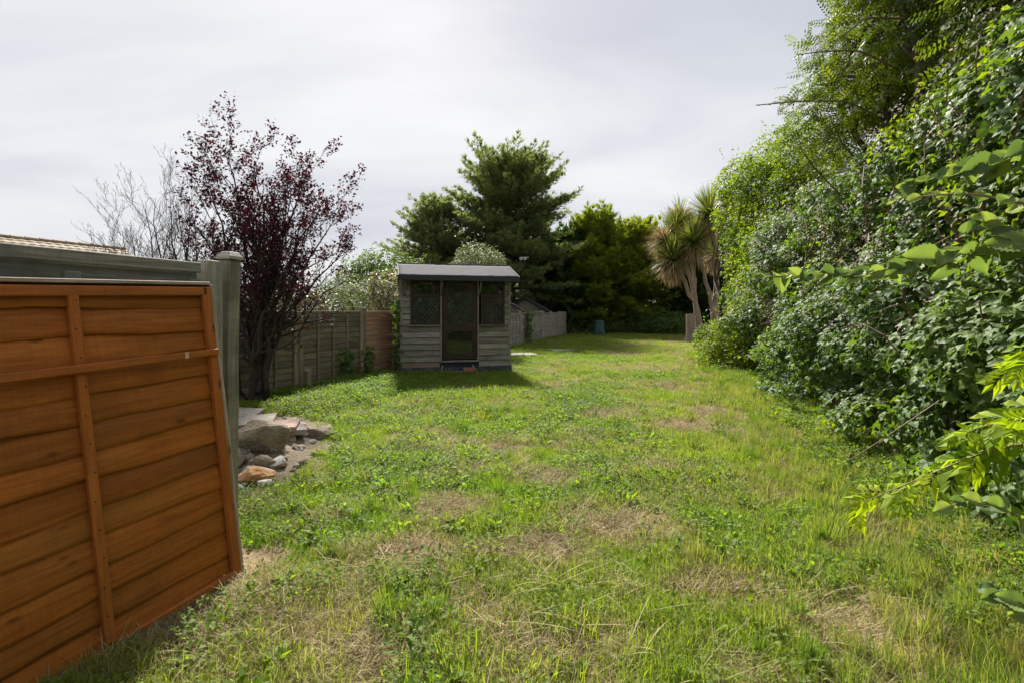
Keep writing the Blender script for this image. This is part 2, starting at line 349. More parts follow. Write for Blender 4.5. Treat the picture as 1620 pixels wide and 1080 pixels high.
# ------------------------------------------------------------------ ground and lawn
BD = np.array([.3149, .9491])                     # the garden's long direction
HN = np.array([-.955, .296])                      # outward normal of the right-hand hedge
def hedge_x(y): return 2.155+.31*np.asarray(y, float)
def fence_x(y): return -7.12+.332*np.asarray(y, float)
def gz(x, y):
    x = np.asarray(x, float); y = np.asarray(y, float)
    z = .045*fbm(x*.35, y*.35, 0, 3, 2)+.018*fbm(x*1.4, y*1.4, 0, 5, 2)
    z = z + .10*np.clip((x-hedge_x(y)+1.0)/1.6, 0, 1)**2
    dd = np.hypot(x+1.35, y-12.0); z = z*np.clip((dd-1.2)/2.0, .15, 1)
    return z*np.clip((60-y)/30, 0, 1)
def gzf(x, y): return float(gz(np.array([x]), np.array([y]))[0])
def axis_lines(lo, hi, step, far):
    mid = np.arange(lo, hi+1e-6, step); out = [mid]
    k = step*1.6; a = lo; left = []
    while a > -far: a -= k; left.append(a); k *= 1.5
    k = step*1.6; a = hi; right = []
    while a < far: a += k; right.append(a); k *= 1.5
    return np.concatenate([left[::-1], mid, right])
gx = axis_lines(-9, 14, .14, 900); gy = axis_lines(-2, 36, .16, 900)
GX, GY = np.meshgrid(gx, gy); nx, ny = len(gx), len(gy)
V = np.stack([GX.ravel(), GY.ravel(), gz(GX.ravel(), GY.ravel())], 1)
i = (np.arange(ny-1)[:, None]*nx+np.arange(nx-1)[None]).ravel()
Q = np.stack([i, i+1, i+nx+1, i+nx], 1)
def ground_mat():
    m, N, L = new_mat('lawn_ground')
    g = N('ShaderNodeNewGeometry')
    n1 = N('ShaderNodeTexNoise', ins={'Scale': 1.1, 'Detail': 5.0, 'Roughness': .6}); L(g.outputs['Position'], n1.inputs['Vector'])
    n2 = N('ShaderNodeTexNoise', ins={'Scale': 38.0, 'Detail': 5.0, 'Roughness': .7}); L(g.outputs['Position'], n2.inputs['Vector'])
    r1 = ramp(N, [(.40, (.060, .066, .024)), (.52, (.17, .135, .072)), (.66, (.31, .235, .15))]); L(n1.outputs[0], r1.inputs[0])
    r2 = ramp(N, [(.3, (.45, .42, .36)), (.7, (1.25, 1.22, 1.15))]); L(n2.outputs[0], r2.inputs[0])
    mx = N('ShaderNodeMix', data_type='RGBA', blend_type='MULTIPLY', ins={0: 1.0}); L(r1.outputs[0], mx.inputs[6]); L(r2.outputs[0], mx.inputs[7])
    b = N('ShaderNodeBsdfPrincipled', ins={'Roughness': .95, 'Specular IOR Level': .15}); L(mx.outputs[2], b.inputs['Base Color'])
    bp = N('ShaderNodeBump', ins={'Strength': .8, 'Distance': .02}); L(n2.outputs[0], bp.inputs['Height']); L(bp.outputs[0], b.inputs['Normal'])
    o = N('ShaderNodeOutputMaterial'); L(b.outputs[0], o.inputs[0]); return m
tag(link('ground', mesh('ground', V, [Q], ground_mat(), smooth=True)), 'uneven garden ground of soil and thatch under the grass', None, kind='structure')

# --- clump prototypes (not in the scene themselves; instanced by the stuff objects)
M_gr = leaf_mat('grass_blades', [(.078, .158, .016), (.13, .228, .022), (.21, .30, .040)], .54, (1.32, 1.45, .40), .65, .15, macro=(.19, .24, .035), mscale=.55, mamt=.7, inst=(.33, .265, .11))
M_dry = leaf_mat('dry_grass', [(.26, .20, .10), (.40, .32, .17), (.54, .46, .27)], .3, (1.1, 1.05, .8), .7, .2, macro=(.14, .14, .04), mscale=1.5, mamt=.5, inst=(.24, .18, .11))
M_weed = leaf_mat('weed_leaves', [(.08, .15, .018), (.135, .215, .024), (.205, .28, .038)], .52, (1.4, 1.5, .45), .62, .18, macro=(.16, .20, .025), mscale=.5, mamt=.6, inst=(.08, .13, .05))
M_tall = leaf_mat('long_grass', [(.06, .13, .016), (.10, .18, .022), (.17, .23, .045)], .48, (1.35, 1.45, .45), .62, .15, inst=(.32, .27, .14))
def blades(rng, n, R, h0, h1, w, lean, seg=3, flat=0.0):
    a = rng.random(n)*2*np.pi; r = R*np.sqrt(rng.random(n)); P = np.stack([r*np.cos(a), r*np.sin(a), np.zeros(n)], 1)
    L_ = h0+(h1-h0)*rng.random(n)**1.3; az = rng.random(n)*2*np.pi
    l0 = rng.random(n)*lean*.6+flat; l1 = l0+rng.random(n)*lean*1.6
    D = np.stack([np.cos(az), np.sin(az), 0*az], 1); S = np.stack([-np.sin(az), np.cos(az), 0*az], 1)
    Vs = []; pos = P.copy()
    for k in range(seg+1):
        t = k/seg; wd = w*(1-.15*t-.8*t**3)*(.7+.6*rng.random(n))
        if k == seg: Vs.append(pos[:, None])
        else: Vs.append(np.stack([pos-S*wd[:, None]/2, pos+S*wd[:, None]/2], 1))
        th = np.minimum(l0+(l1-l0)*t, 1.52)
        pos = pos+(L_/seg)[:, None]*(np.sin(th)[:, None]*D+np.cos(th)[:, None]*np.array([0, 0, 1]))
    VV = np.concatenate(Vs, 1); k = VV.shape[1]; b = (np.arange(n)*k)[:, None]
    q = np.concatenate([b+np.array([[2*j, 2*j+1, 2*j+3, 2*j+2]]) for j in range(seg-1)]); t3 = b+np.array([[2*seg-2, 2*seg-1, 2*seg]])
    return VV.reshape(-1, 3), q, t3, np.repeat(rng.random(n), k)
def proto(name, V, polys, tint, mat):
    return bpy.data.objects.new(name, mesh(name, V, polys, mat, {'tint': tint}))
def weed(rng, n, R, size, hgt, tmpl, rosette=False):
    a = rng.random(n)*2*np.pi; r = R*np.sqrt(rng.random(n))
    z = hgt*rng.random(n)**.8; P = np.stack([r*np.cos(a), r*np.sin(a), z+.004], 1)
    if rosette: P[:, :2] *= .15; P[:, 2] = .01+.02*rng.random(n)
    ax = np.stack([np.cos(a), np.sin(a), .2+.7*rng.random(n)], 1); ax += .5*rand_dir(rng, n)
    nz = np.array([0, 0, 1.])+.45*rand_dir(rng, n); nz = nz-(nz*norm(ax)).sum(1)[:, None]*norm(ax)
    V, T, t = batch(P, frames(ax, nz), size*(.5+.8*rng.random(n)), tmpl, rng=rng)
    return V, [T], t
rg = np.random.default_rng(11)
PG = []
for k in range(9):
    V, q, t3, ti = blades(rg, 110, .14, .035, .115, .0036, .95); PG.append(proto('grass_clump', V, [q, t3], ti, M_gr))
PT = []
for k in range(6):
    V, q, t3, ti = blades(rg, 70, .09, .12, .34, .0055, .55, 4); PT.append(proto('long_grass_clump', V, [q, t3], ti, M_tall))
PD = []
for k in range(7):
    V, q, t3, ti = blades(rg, 75, .15, .04, .12, .003, .8, 3, .55); PD.append(proto('dry_clump', V, [q, t3], ti, M_dry))
PS = []
for k in range(6):
    V, q, t3, ti = blades(rg, 5, .10, .15, .40, .0035, .45, 4, 1.0); PS.append(proto('straw_stalks', V, [q, t3], ti, M_dry))
PW = []
for k in range(8):
    V, ps, ti = weed(rg, [80, 60, 26, 64][k % 4], .13, [.022, .027, .065, .021][k % 4], [.07, .09, .05, .05][k % 4], [ROUND, LEAF, NARROW, TRIF][k % 4], k % 4 == 2); PW.append(proto('weed_clump', V, ps, ti, M_weed))
PN = []
for k in range(5):
    V, ps, ti = weed(rg, 90, .16, .055, .22, LEAF); PN.append(proto('nettle_clump', V, ps, ti, M_weed))

def scatter(name, label, cat, pts, scl, itint, protos, rng):
    """stuff object: real clumps instanced on points by geometry nodes"""
    n = len(pts)
    me = mesh(name, pts, [], None) if False else bpy.data.meshes.new(name)
    me.vertices.add(n); me.vertices.foreach_set('co', np.asarray(pts, np.float32).ravel())
    a = me.attributes.new('rot', 'FLOAT_VECTOR', 'POINT'); rot = np.zeros((n, 3), np.float32); rot[:, 2] = rng.random(n)*6.283; rot[:, :2] = rng.normal(size=(n, 2))*.12
    a.data.foreach_set('vector', rot.ravel())
    a = me.attributes.new('scl', 'FLOAT', 'POINT'); a.data.foreach_set('value', np.asarray(scl, np.float32))
    a = me.attributes.new('itint', 'FLOAT', 'POINT'); a.data.foreach_set('value', np.asarray(itint, np.float32))
    a = me.attributes.new('idx', 'INT', 'POINT'); a.data.foreach_set('value', rng.integers(0, len(protos), n).astype(np.int32))
    for p in protos[:1]: me.materials.append(p.data.materials[0])
    ng = bpy.data.node_groups.new(name+'_scatter', 'GeometryNodeTree')
    ng.interface.new_socket('Geometry', in_out='INPUT', socket_type='NodeSocketGeometry'); ng.interface.new_socket('Geometry', in_out='OUTPUT', socket_type='NodeSocketGeometry')
    nn = ng.nodes.new; gi = nn('NodeGroupInput'); go = nn('NodeGroupOutput'); ip = nn('GeometryNodeInstanceOnPoints'); gt = nn('GeometryNodeGeometryToInstance')
    for p in protos:
        oi = nn('GeometryNodeObjectInfo'); oi.inputs['Object'].default_value = p; ng.links.new(oi.outputs['Geometry'], gt.inputs[0])
    def at_(nm, ty):
        x = nn('GeometryNodeInputNamedAttribute'); x.data_type = ty; x.inputs['Name'].default_value = nm; return x.outputs['Attribute']
    ng.links.new(gi.outputs[0], ip.inputs['Points']); ng.links.new(gt.outputs[0], ip.inputs['Instance']); ip.inputs['Pick Instance'].default_value = True
    ng.links.new(at_('idx', 'INT'), ip.inputs['Instance Index']); ng.links.new(at_('rot', 'FLOAT_VECTOR'), ip.inputs['Rotation']); ng.links.new(at_('scl', 'FLOAT'), ip.inputs['Scale'])
    ng.links.new(ip.outputs[0], go.inputs[0])
    o = link(name, me); md = o.modifiers.new('scatter', 'NODES'); md.node_group = ng
    return tag(o, label, cat, kind='stuff')

# bare or straw patches seen in the photograph (pixel centre, radii in m)
PATCH = [(*g2w(500, 1000)[:2], .30, .24), (*g2w(660, 885)[:2], .34, .22), (*g2w(715, 815)[:2], .22, .25), (*g2w(985, 835)[:2], .42, .32), (*g2w(1085, 675)[:2], .45, .42),
         (*g2w(975, 655)[:2], .45, .4), (*g2w(800, 708)[:2], .22, .3), (*g2w(930, 688)[:2], .3, .35), (*g2w(1490, 890)[:2], .32, .55), (*g2w(1440, 1010)[:2], .40, .35),
         (*g2w(1130, 650)[:2], .6, .5), (*g2w(1180, 625)[:2], .6, .9), (*g2w(980, 560)[:2], .9, 1.0), (*g2w(990, 547)[:2], 1.0, .9), (*g2w(850, 880)[:2], .3, .22), (*g2w(420, 960)[:2], .25, .25),
         (*g2w(860, 760)[:2], .25, .25), (*g2w(1240, 780)[:2], .35, .3), (*g2w(560, 1060)[:2], .35, .2), (*g2w(900, 1040)[:2], .3, .16), (*g2w(345, 960)[:2], .16, .35), (*g2w(1540, 900)[:2], .35, .5), (*g2w(1390, 760)[:2], .5, .35), (*g2w(300, 1020)[:2], .22, .3), (*g2w(760, 980)[:2], .22, .14), (*g2w(1150, 930)[:2], .3, .2), (*g2w(1050, 740)[:2], .3, .25)]
def dryness(x, y):
    d = .5*fbm(x*.9+3, y*.9, 0, 21, 4)+.35*fbm(x*3.1, y*3.1, 0, 31, 2)
    side = np.clip((x-.28*y+1.6)/3.0, 0, 1)           # left side lush, right drier
    d = d*1.55 - .05 + .26*side
    for px, py, rx, ry in PATCH:
        q = np.hypot((x-px)/rx, (y-py)/ry); d = np.maximum(d, np.clip(1.35-q, -1, 1)+.2*vnoise(x*9, y*9, 0, 8))
    return d
HUT_L = np.array([-2.67, 11.55]); HUT_A = math.radians(14)
def in_hut(x, y, m=0.0):
    dx, dy = x-HUT_L[0], y-HUT_L[1]; c, s = math.cos(HUT_A), math.sin(HUT_A)
    u = dx*c+dy*s; v = -dx*s+dy*c
    return ((u > -m) & (u < 2.7+m) & (v > -m) & (v < 2.2+m)) | ((u > -.1) & (u < 2.8) & (v > -.20) & (v <= 0)) | ((u > .80) & (u < 1.98) & (v > -.58) & (v <= 0))
RUB = np.array([-2.85, 5.55]); RUH = np.array([-.38, .925]); RUV = np.array([.925, .38])
def in_rub(x, y, m=1.0):
    dx, dy = x-RUB[0], y-RUB[1]; return np.hypot((dx*RUH[0]+dy*RUH[1]+.15)/1.62, (dx*RUV[0]+dy*RUV[1])/.62) < m
def lawn_pts(rng, dens):
    """points with density falling with distance; dens = (near, mid, far) per m2"""
    out = []
    for (y0, y1), d in zip(((.9, 5), (5, 12), (12, 33.5)), dens):
        x0, x1 = -8.0, 13.5
        n = int((x1-x0)*(y1-y0)*d); x = x0+(x1-x0)*rng.random(n); y = y0+(y1-y0)*rng.random(n)
        k = (np.abs(x) < 1.12*y+.7) & (x > np.where(y < 3.1, -1.43+.37*(y-2.77), fence_x(y)+.02)) & (x < hedge_x(y)+.6) & ~in_hut(x, y, .10)
        k &= ~in_rub(x, y)
        k &= (y < 33)
        out.append(np.stack([x[k], y[k]], 1))
    return np.concatenate(out)
rs = np.random.default_rng(5)
p = lawn_pts(rs, (360, 190, 85)); dr = dryness(p[:, 0], p[:, 1])
lush = np.clip(.5+.8*fbm(p[:, 0]*.7, p[:, 1]*.7, 0, 77, 3), 0, 1)
keep = rs.random(len(p)) < np.clip(1.02-.95*np.clip(dr*1.6, 0, 1), .05, 1)
pp = p[keep]; d2 = dr[keep]; lu = lush[keep]
z = gz(pp[:, 0], pp[:, 1])
scatter('lawn_grass', 'patchy green grass of the unmown lawn', 'grass', np.c_[pp, z], (.38+1.0*lu**2*rs.random(len(pp))**1.5+.25*rs.random(len(pp)))*(1+.012*pp[:, 1]), np.clip(.12+.55*d2+.25*rs.random(len(pp)), 0, .85), PG, rs)
p = lawn_pts(rs, (210, 90, 34)); dr = dryness(p[:, 0], p[:, 1]); keep = rs.random(len(p)) < np.clip(.30+1.2*dr, .04, 1); pp = p[keep]
scatter('dry_grass', 'straw coloured dead grass in the worn patches', 'dry grass', np.c_[pp, gz(pp[:, 0], pp[:, 1])+.002], (.55+.7*rs.random(len(pp)))*(1+.012*pp[:, 1]), rs.random(len(pp))*.6, PD, rs)
p = lawn_pts(rs, (26, 12, 3)); dr = dryness(p[:, 0], p[:, 1]); keep = rs.random(len(p)) < np.clip(.5+.7*dr, .15, 1); pp = p[keep]
hc = g2w(1545, 900)[:2]; hp_ = hc+rs.normal(size=(150, 2))*np.array([.16, .28]); pp = np.concatenate([pp, hp_])      # raked straw at the hedge foot
scatter('straw_stalks', 'loose pale straw stalks lying over the lawn', 'straw', np.c_[pp, gz(pp[:, 0], pp[:, 1])+.02], .6+.5*rs.random(len(pp)), rs.random(len(pp))*.2, PS, rs)
p = lawn_pts(rs, (95, 60, 26)); dr = dryness(p[:, 0], p[:, 1])
wl = .5+.9*fbm(p[:, 0]*.8+9, p[:, 1]*.8, 0, 55, 3)-.10*np.clip(p[:, 0]-.2*p[:, 1], -2, 4)-.6*np.clip(dr, 0, 1)
keep = rs.random(len(p)) < np.clip(wl*1.2, 0.03, 1); pp = p[keep]
scatter('lawn_weeds', 'low broad leaved weeds and clover spread through the lawn', 'weeds', np.c_[pp, gz(pp[:, 0], pp[:, 1])+.01], (.6+.8*rs.random(len(pp)))*(1+.01*pp[:, 1]), rs.random(len(pp))*.5, PW, rs)
# long grass: along the hedge foot, by the leaning panel, scattered tufts
n = 6500; y = 1.2+17*rs.random(n)**1.2; off = rs.normal(size=n)*.45-.25; x = hedge_x(y)+off-.15
t = np.stack([x, y], 1); k = (off < .6) & (rs.random(n) < .30+.5*(fbm(x*1.2, y*1.2, 0, 91, 2) > -.05)); t = t[k]
n = 1500; a = lawn_pts(rs, (26, 13, 4)); a = a[(fbm(a[:, 0]*1.3, a[:, 1]*1.3, 0, 97, 3)+.35*vnoise(a[:, 0]*5, a[:, 1]*5, 0, 12) > .10) & (dryness(a[:, 0], a[:, 1]) < .30)]
yb = 1.3+1.5*rs.random(14); b = np.stack([-1.36+.37*(yb-2.77)+.05*rs.normal(size=14), yb], 1)
t = np.concatenate([t, a]); dd = dryness(t[:, 0], t[:, 1])
scatter('long_grass', 'longer green and straw grass along the foot of the hedge', 'long grass', np.c_[t, gz(t[:, 0], t[:, 1])], .28+.45*rs.random(len(t)), np.clip(rs.random(len(t))**2*.75+.25*dd, 0, .95), PT, rs)
# leafy weeds under the left fence and by the hut and hedge foot
n = 1500; y = 5.8+6.2*rs.random(n); x = fence_x(y)+.25+1.9*rs.random(n)**1.5
k = (~in_hut(x, y, .35)) & (np.hypot(x+4.15, y-7.75) > .3) & ~in_rub(x, y); b = np.stack([x, y], 1)[k]
n = 900; y = 1.2+14*rs.random(n); x = hedge_x(y)-.05-.35*np.abs(rs.normal(size=n)); c2 = np.stack([x, y], 1)
n = 7; y = 2.1+1.0*rs.random(n); d2_ = np.stack([-1.22+.37*(y-2.77)+.35*rs.random(n), y], 1)
t = np.concatenate([b, c2, d2_])
scatter('leafy_weeds', 'taller leafy weeds along the left fence and hedge foot', 'weeds', np.c_[t, gz(t[:, 0], t[:, 1])], .3+.5*rs.random(len(t)), rs.random(len(t))*.6, PN, rs)
# ------------------------------------------------------------------ fences
def waney_board(rng, L, h, n=12, wavy=.007, th=.009):
    """overlapping board: local X length, Z up, +Y faces out; lower edge uneven"""
    x = np.linspace(0, L, n+1); ph = rng.random(4)*6
    wv = wavy*(np.sin(x*3.1+ph[0])+.6*np.sin(x*7.3+ph[1])+.35*np.sin(x*15+ph[2]))
    bul = .004*np.sin(x*4+ph[3])+.003*np.sin(x*9+ph[1])
    rows = [(np.full(n+1, h*1.18), np.full(n+1, .0)), (np.full(n+1, h*.86), .009+bul*.5), (np.full(n+1, h*.58), .0165+bul), (np.full(n+1, h*.30), .0205+bul), (wv+.012, .0215+bul), (wv, .017+bul), (wv, .017+bul-th), (np.full(n+1, h*1.18), np.full(n+1, -.004))]
    V = np.concatenate([np.stack([x, r[1], r[0]], 1) for r in rows]); m = n+1; k = len(rows)
    j = np.arange(n); q = []
    for r in range(k):
        a = r*m; b = ((r+1) % k)*m; q.append(np.stack([a+j, a+j+1, b+j+1, b+j], 1))
    return V, [np.concatenate(q), np.array([[r*m for r in range(k)]]), np.array([[r*m+n for r in range(k-1, -1, -1)]])]
def strip(name, L, w, t, mat, parent, loc, rot=(0, 0, 0), bv=.004):
    mb = MB().box((0, -t/2, -w/2), (L, t/2, w/2)); o = link(name, mb.mesh(name, mat), parent, loc, rot)
    return bevel(o, bv)
def fence_panel(root, W, H, nb, bm, rm, battens, seed, rail=None, wavy=.010, bw=.05, both=False, top=True):
    """boards, battens and top rail under root; local X along the panel, +Y the seen face"""
    rng = np.random.default_rng(seed); h = H/nb
    vars_ = [mesh('board', *waney_board(rng, W, h, 14, wavy), bm) for _ in range(min(nb, 6))]
    for k in range(nb):
        link('board', vars_[k % len(vars_)] if k < nb-1 else mesh('board', *waney_board(rng, W, h*.82, 12, wavy), bm), root, (0, 0, k*h))
    if top: strip('top_rail', W, bw, .028, rm, root, (0, .034, H-.012))
    for b in battens:
        strip('batten', H-bw-.02 if top else H, bw, .026, rm, root, (b, .036, .0), (0, -math.pi/2, 0))
    return root

# leaning orange panel: corners fitted from the photograph, local X runs to the left, +Y towards the lawn
BRc = np.array([-1.576, 2.769, .004]); TRc = np.array([-1.762, 2.772, 1.658]); BMc = np.array([-1.806, 2.147, -.02])
xa = norm(BMc-BRc); za = norm(TRc-BRc); za = norm(za-(za@xa)*xa); ya = np.cross(za, xa)
op = empty('leaning_fence_panel'); op.matrix_world = Matrix([[*[r[i] for r in (xa, ya, za)], BRc[i]] for i in range(3)]+[[0, 0, 0, 1]])
tag(op, 'orange stained overlap fence panel leaning at the left edge', 'fence panel')
PH, PWD = 1.655, 1.83
rng = np.random.default_rng(41); nb = 13; h = PH/nb
for k in range(nb):
    hh = h if k < nb-1 else h*.80
    link('board', mesh('board', *waney_board(rng, PWD-.02, hh, 16, .009, .011), M_orange, smooth=False), op, (.01, 0, k*h+.012))
strip('top_rail', PWD-.04, .046, .03, M_orange_rail, op, (.03, .036, PH-.035))
strip('bottom_rail', PWD-.04, .04, .028, M_orange_rail, op, (.03, .036, .03))
for b in (.66, 1.25, 1.80):
    strip('batten', PH-.10, .040, .026, M_orange_rail, op, (b, .037, .052), (0, -math.pi/2, 0))
strip('edge_batten', PH-.012, .048, .03, M_orange_rail, op, (.03, .036, .0), (0, -math.pi/2, 0))
strip('cross_rail', PWD-.02, .036, .022, M_orange_rail, op, (.012, .0605, PH*.772), (0, .004, 0))
strip('end_capping', PH+.004, .02, .052, M_worn, op, (-.006, .020, .0), (0, -math.pi/2, 0), .003)['label'] = 'bare worn wood on the panel end'
strip('top_capping', PWD, .018, .052, M_worn, op, (0, .020, PH+.010), (0, 0, 0), .003)['label'] = 'bare worn wood on the top edge'
m_patch = flat_mat('bare_patch', (.52, .36, .26), .8, ns=40)
strip('bare_wood_patch', .020, .033, .002, m_patch, op, (.19, .0730, PH*.772), (0, .004, 0), .0005)

M_nail = flat_mat('nail_heads', (.05, .04, .035), .5, .4, .6)
mbn = MB().tube([(0, 0, 0), (0, .002, 0)], [.0035, .0035], 6); nm = mbn.mesh('nail', M_nail)
for b, off in ((.66, .0505), (1.25, .0505)):
    for k in range(nb): link('nail', nm, op, (b+.006*((k*7) % 3-1), off, k*h+.05))
# grey panel behind it
sf = empty('side_fence', (-1.832, 2.93, 0)); tag(sf, 'weathered grey side fence with two posts behind the orange panel', 'fence')
gp = empty('panel', (-1.852+1.832, 2.832-2.93, .14), math.atan2(-.937, -.35)); gp.parent = sf
# local +Y must face the lawn: X runs left, so +Y = rotate X by +90 deg
fence_panel(gp, 1.86, 1.63, 11, M_grey, M_grey, (.03, .62, 1.24, 1.83), 43, bw=.06)
def post(name, label, x, y, hgt, w, rz, mat, tilt=(0, 0), cap=None, capm=None, parent=None, z0=-.05, slant=0):
    r = empty(name, (x, y, gzf(x, y)+z0), rz)
    if parent: r.parent = parent; r.location = r.location-parent.location; r.rotation_euler = (tilt[0], tilt[1], rz)
    mb = MB(); n = 7; zz = np.linspace(0, hgt-z0, n); rng = np.random.default_rng(int(abs(x*1000))); a = w/2
    V = []
    for i_, z_ in enumerate(zz):
        jx, jy = rng.normal(size=2)*.0025
        for sx, sy in ((-1, -1), (1, -1), (1, 1), (-1, 1)): V.append((sx*a+jx, sy*a+jy, z_ + (slant*sx*a if i_ == n-1 else 0)))
    q = [np.array([(i_*4+j, i_*4+(j+1) % 4, i_*4+4+(j+1) % 4, i_*4+4+j) for i_ in range(n-1) for j in range(4)]), np.array([[3, 2, 1, 0]]), np.array([[4*n-4, 4*n-3, 4*n-2, 4*n-1]])]
    mb.add(V, q); bevel(link('shaft', mb.mesh('shaft', mat), r), .008, 2)
    if cap:
        c = MB(); b = w/2+cap; t = hgt-z0
        c.add([(-b, -b, t+.002), (b, -b, t+.002), (b, b, t+.002), (-b, b, t+.002), (-b, -b, t+.02), (b, -b, t+.02), (b, b, t+.02), (-b, b, t+.02),
               (-b*.62, -b*.62, t+.05), (b*.62, -b*.62, t+.05), (b*.62, b*.62, t+.05), (-b*.62, b*.62, t+.05)],
              [np.array([(3, 2, 1, 0), (0, 1, 5, 4), (1, 2, 6, 5), (2, 3, 7, 6), (3, 0, 4, 7), (4, 5, 9, 8), (5, 6, 10, 9), (6, 7, 11, 10), (7, 4, 8, 11), (8, 9, 10, 11)])])
        bevel(link('cap', c.mesh('cap', capm or mat), r), .003)
    return tag(r, label, None if parent else 'post')
post('post', 'grey post without a cap', -1.832, 2.93, 1.80, .098, -.36, M_postv, slant=.0, parent=sf)
post('post', 'taller grey post with a pale pointed cap', -1.80, 3.055, 1.82, .088, -.30, M_postv, tilt=(.0, .012), cap=.012, capm=M_cap, parent=sf)

ang = math.atan2(.9491, .3149)
bf = empty('boundary_fence', (-4.0, 9.2, 0)); tag(bf, 'long overlap board fence running along the left side behind the summerhouse', 'fence')
def fence_pos(k): y = 9.2+1.904*k; return float(fence_x(y)), y
for n_, k in enumerate([-1, 0, 1]+list(range(5, 12))):
    x, y = fence_pos(k); x2, y2 = fence_pos(k+1)
    # X axis runs back towards the camera so that +Y ... the seen face points to the lawn
    r = empty('panel', (x2-.1*.3149+4.0, y2-.1*.9491-9.2, gzf(x, y)+.02), ang+math.pi); r.parent = bf
    far = k >= 5; bm = M_farfence if far else (M_newfence if k == 1 else M_fence)
    Wd = 2.006-.2+.09
    fence_panel(r, Wd, (1.49 if not far else 1.47+.04*((k*7) % 3-1)), 13 if not far else 12, bm, bm if (far or k == 1) else M_fencepost, [Wd*t for t in (.02, .26, .5, .74, .98)] if k != 1 else [Wd*.02, Wd*.35, Wd*.68, Wd*.98], 100+k, bw=.042, wavy=.008)
    if k == 1: r['label'] = 'newer reddish brown panel beside the summerhouse'
for k in [0, 1]+list(range(5, 13)):
    x, y = fence_pos(k)
    post('post', None, x+.02, y-.0, 1.56 if k >= 1 else 1.50, .10 if k != 0 else .115, ang, M_fencepost if k < 5 else M_farfence, cap=.008 if k in (1, 6) else None, parent=bf)
sx, sy = float(fence_x(9.2))+.22, 9.08
post('stub_post', 'short stub post standing before the left fence', sx, sy, .42, .11, ang+.1, M_fencepost, slant=.35)

# ------------------------------------------------------------------ summerhouse
hut = empty('summerhouse', (HUT_L[0], HUT_L[1], .03), HUT_A)
tag(hut, 'weathered grey weatherboard summerhouse with felt roof and leaded windows', 'summerhouse')
HW, HD = 2.7, 2.05
def clad(L, h, name, mat, loc, rot=0.0, seed=0):
    rng = np.random.default_rng(seed); n = 6; x = np.linspace(0, L, n+1); wv = .004*rng.normal(size=n+1)
    rows = [(h*1.10, -.002), (h*.05, -.034), (0, -.033), (0, -.006), (h*1.10, .004)]
    V = np.concatenate([np.stack([x, np.full(n+1, r[1])+(.002*rng.normal(size=n+1) if i_ in (1, 2) else 0), np.full(n+1, r[0])+(wv if i_ in (1, 2, 3) else 0)], 1) for i_, r in enumerate(rows)])
    m = n+1; k = 5; j = np.arange(n)
    q = np.concatenate([np.stack([r*m+j, ((r+1) % k)*m+j, ((r+1) % k)*m+j+1, r*m+j+1], 1) for r in range(k)])
    me = mesh(name, V, [q, np.array([[r*m for r in range(k-1, -1, -1)]]), np.array([[r*m+n for r in range(k)]])], mat)
    return link(name, me, hut, loc, (0, 0, rot))
bh = .1445
for r in range(7):
    clad(.945-.05, bh, 'cladding_board', M_hutlow if r == 0 else M_hut, (.05, 0, .14+r*bh), seed=r)
    clad(2.65-1.90, bh, 'cladding_board', M_hut, (1.90, 0, .14+r*bh), seed=20+r)
for r in range(7, 15):
    clad(.235-.05, bh, 'cladding_board', M_hut, (.05, 0, .14+r*bh), seed=40+r)
    clad(2.65-2.555, bh, 'cladding_board', M_hut, (2.555, 0, .14+r*bh), seed=60+r)
for r in range(15):
    clad(HD, bh, 'cladding_board', M_hut, (.0, HD, .14+r*bh), -math.pi/2, 80+r)
    clad(HD, bh, 'cladding_board', M_hut, (HW, 0, .14+r*bh), math.pi/2, 100+r)
def hbox(name, a, b, mat, parent=hut, bv=.003):
    return bevel(link(name, MB().box(a, b).mesh(name, mat), parent), bv)
for u in (0.0, HW-.05): hbox('corner_post', (u, -.03, .14), (u+.05, .03, 2.33), M_hut)
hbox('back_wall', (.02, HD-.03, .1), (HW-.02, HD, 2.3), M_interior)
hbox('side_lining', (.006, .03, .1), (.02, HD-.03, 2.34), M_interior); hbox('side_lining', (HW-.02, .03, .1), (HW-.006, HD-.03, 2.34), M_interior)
gable = [(0, .0, 2.30), (0, HD, 2.30), (0, .66, 2.60)]
for u in (.004, HW-.02):
    V = np.array([(u, p[1], p[2]) for p in gable]+[(u+.016, p[1], p[2]) for p in gable])
    link('gable', MB().add(V, [np.array([(0, 1, 2), (5, 4, 3)]), np.array([(0, 3, 4, 1), (1, 4, 5, 2), (2, 5, 3, 0)])]).mesh('gable', M_hut), hut)
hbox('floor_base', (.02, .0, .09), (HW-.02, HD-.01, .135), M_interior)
hbox('header_board', (.05, -.012, 2.245), (HW-.05, .02, 2.34), M_frame)
hbox('inner_wall', (.05, .004, .14), (.945, .016, 1.14), M_interior); hbox('inner_wall', (1.90, .004, .14), (2.65, .016, 1.14), M_interior)
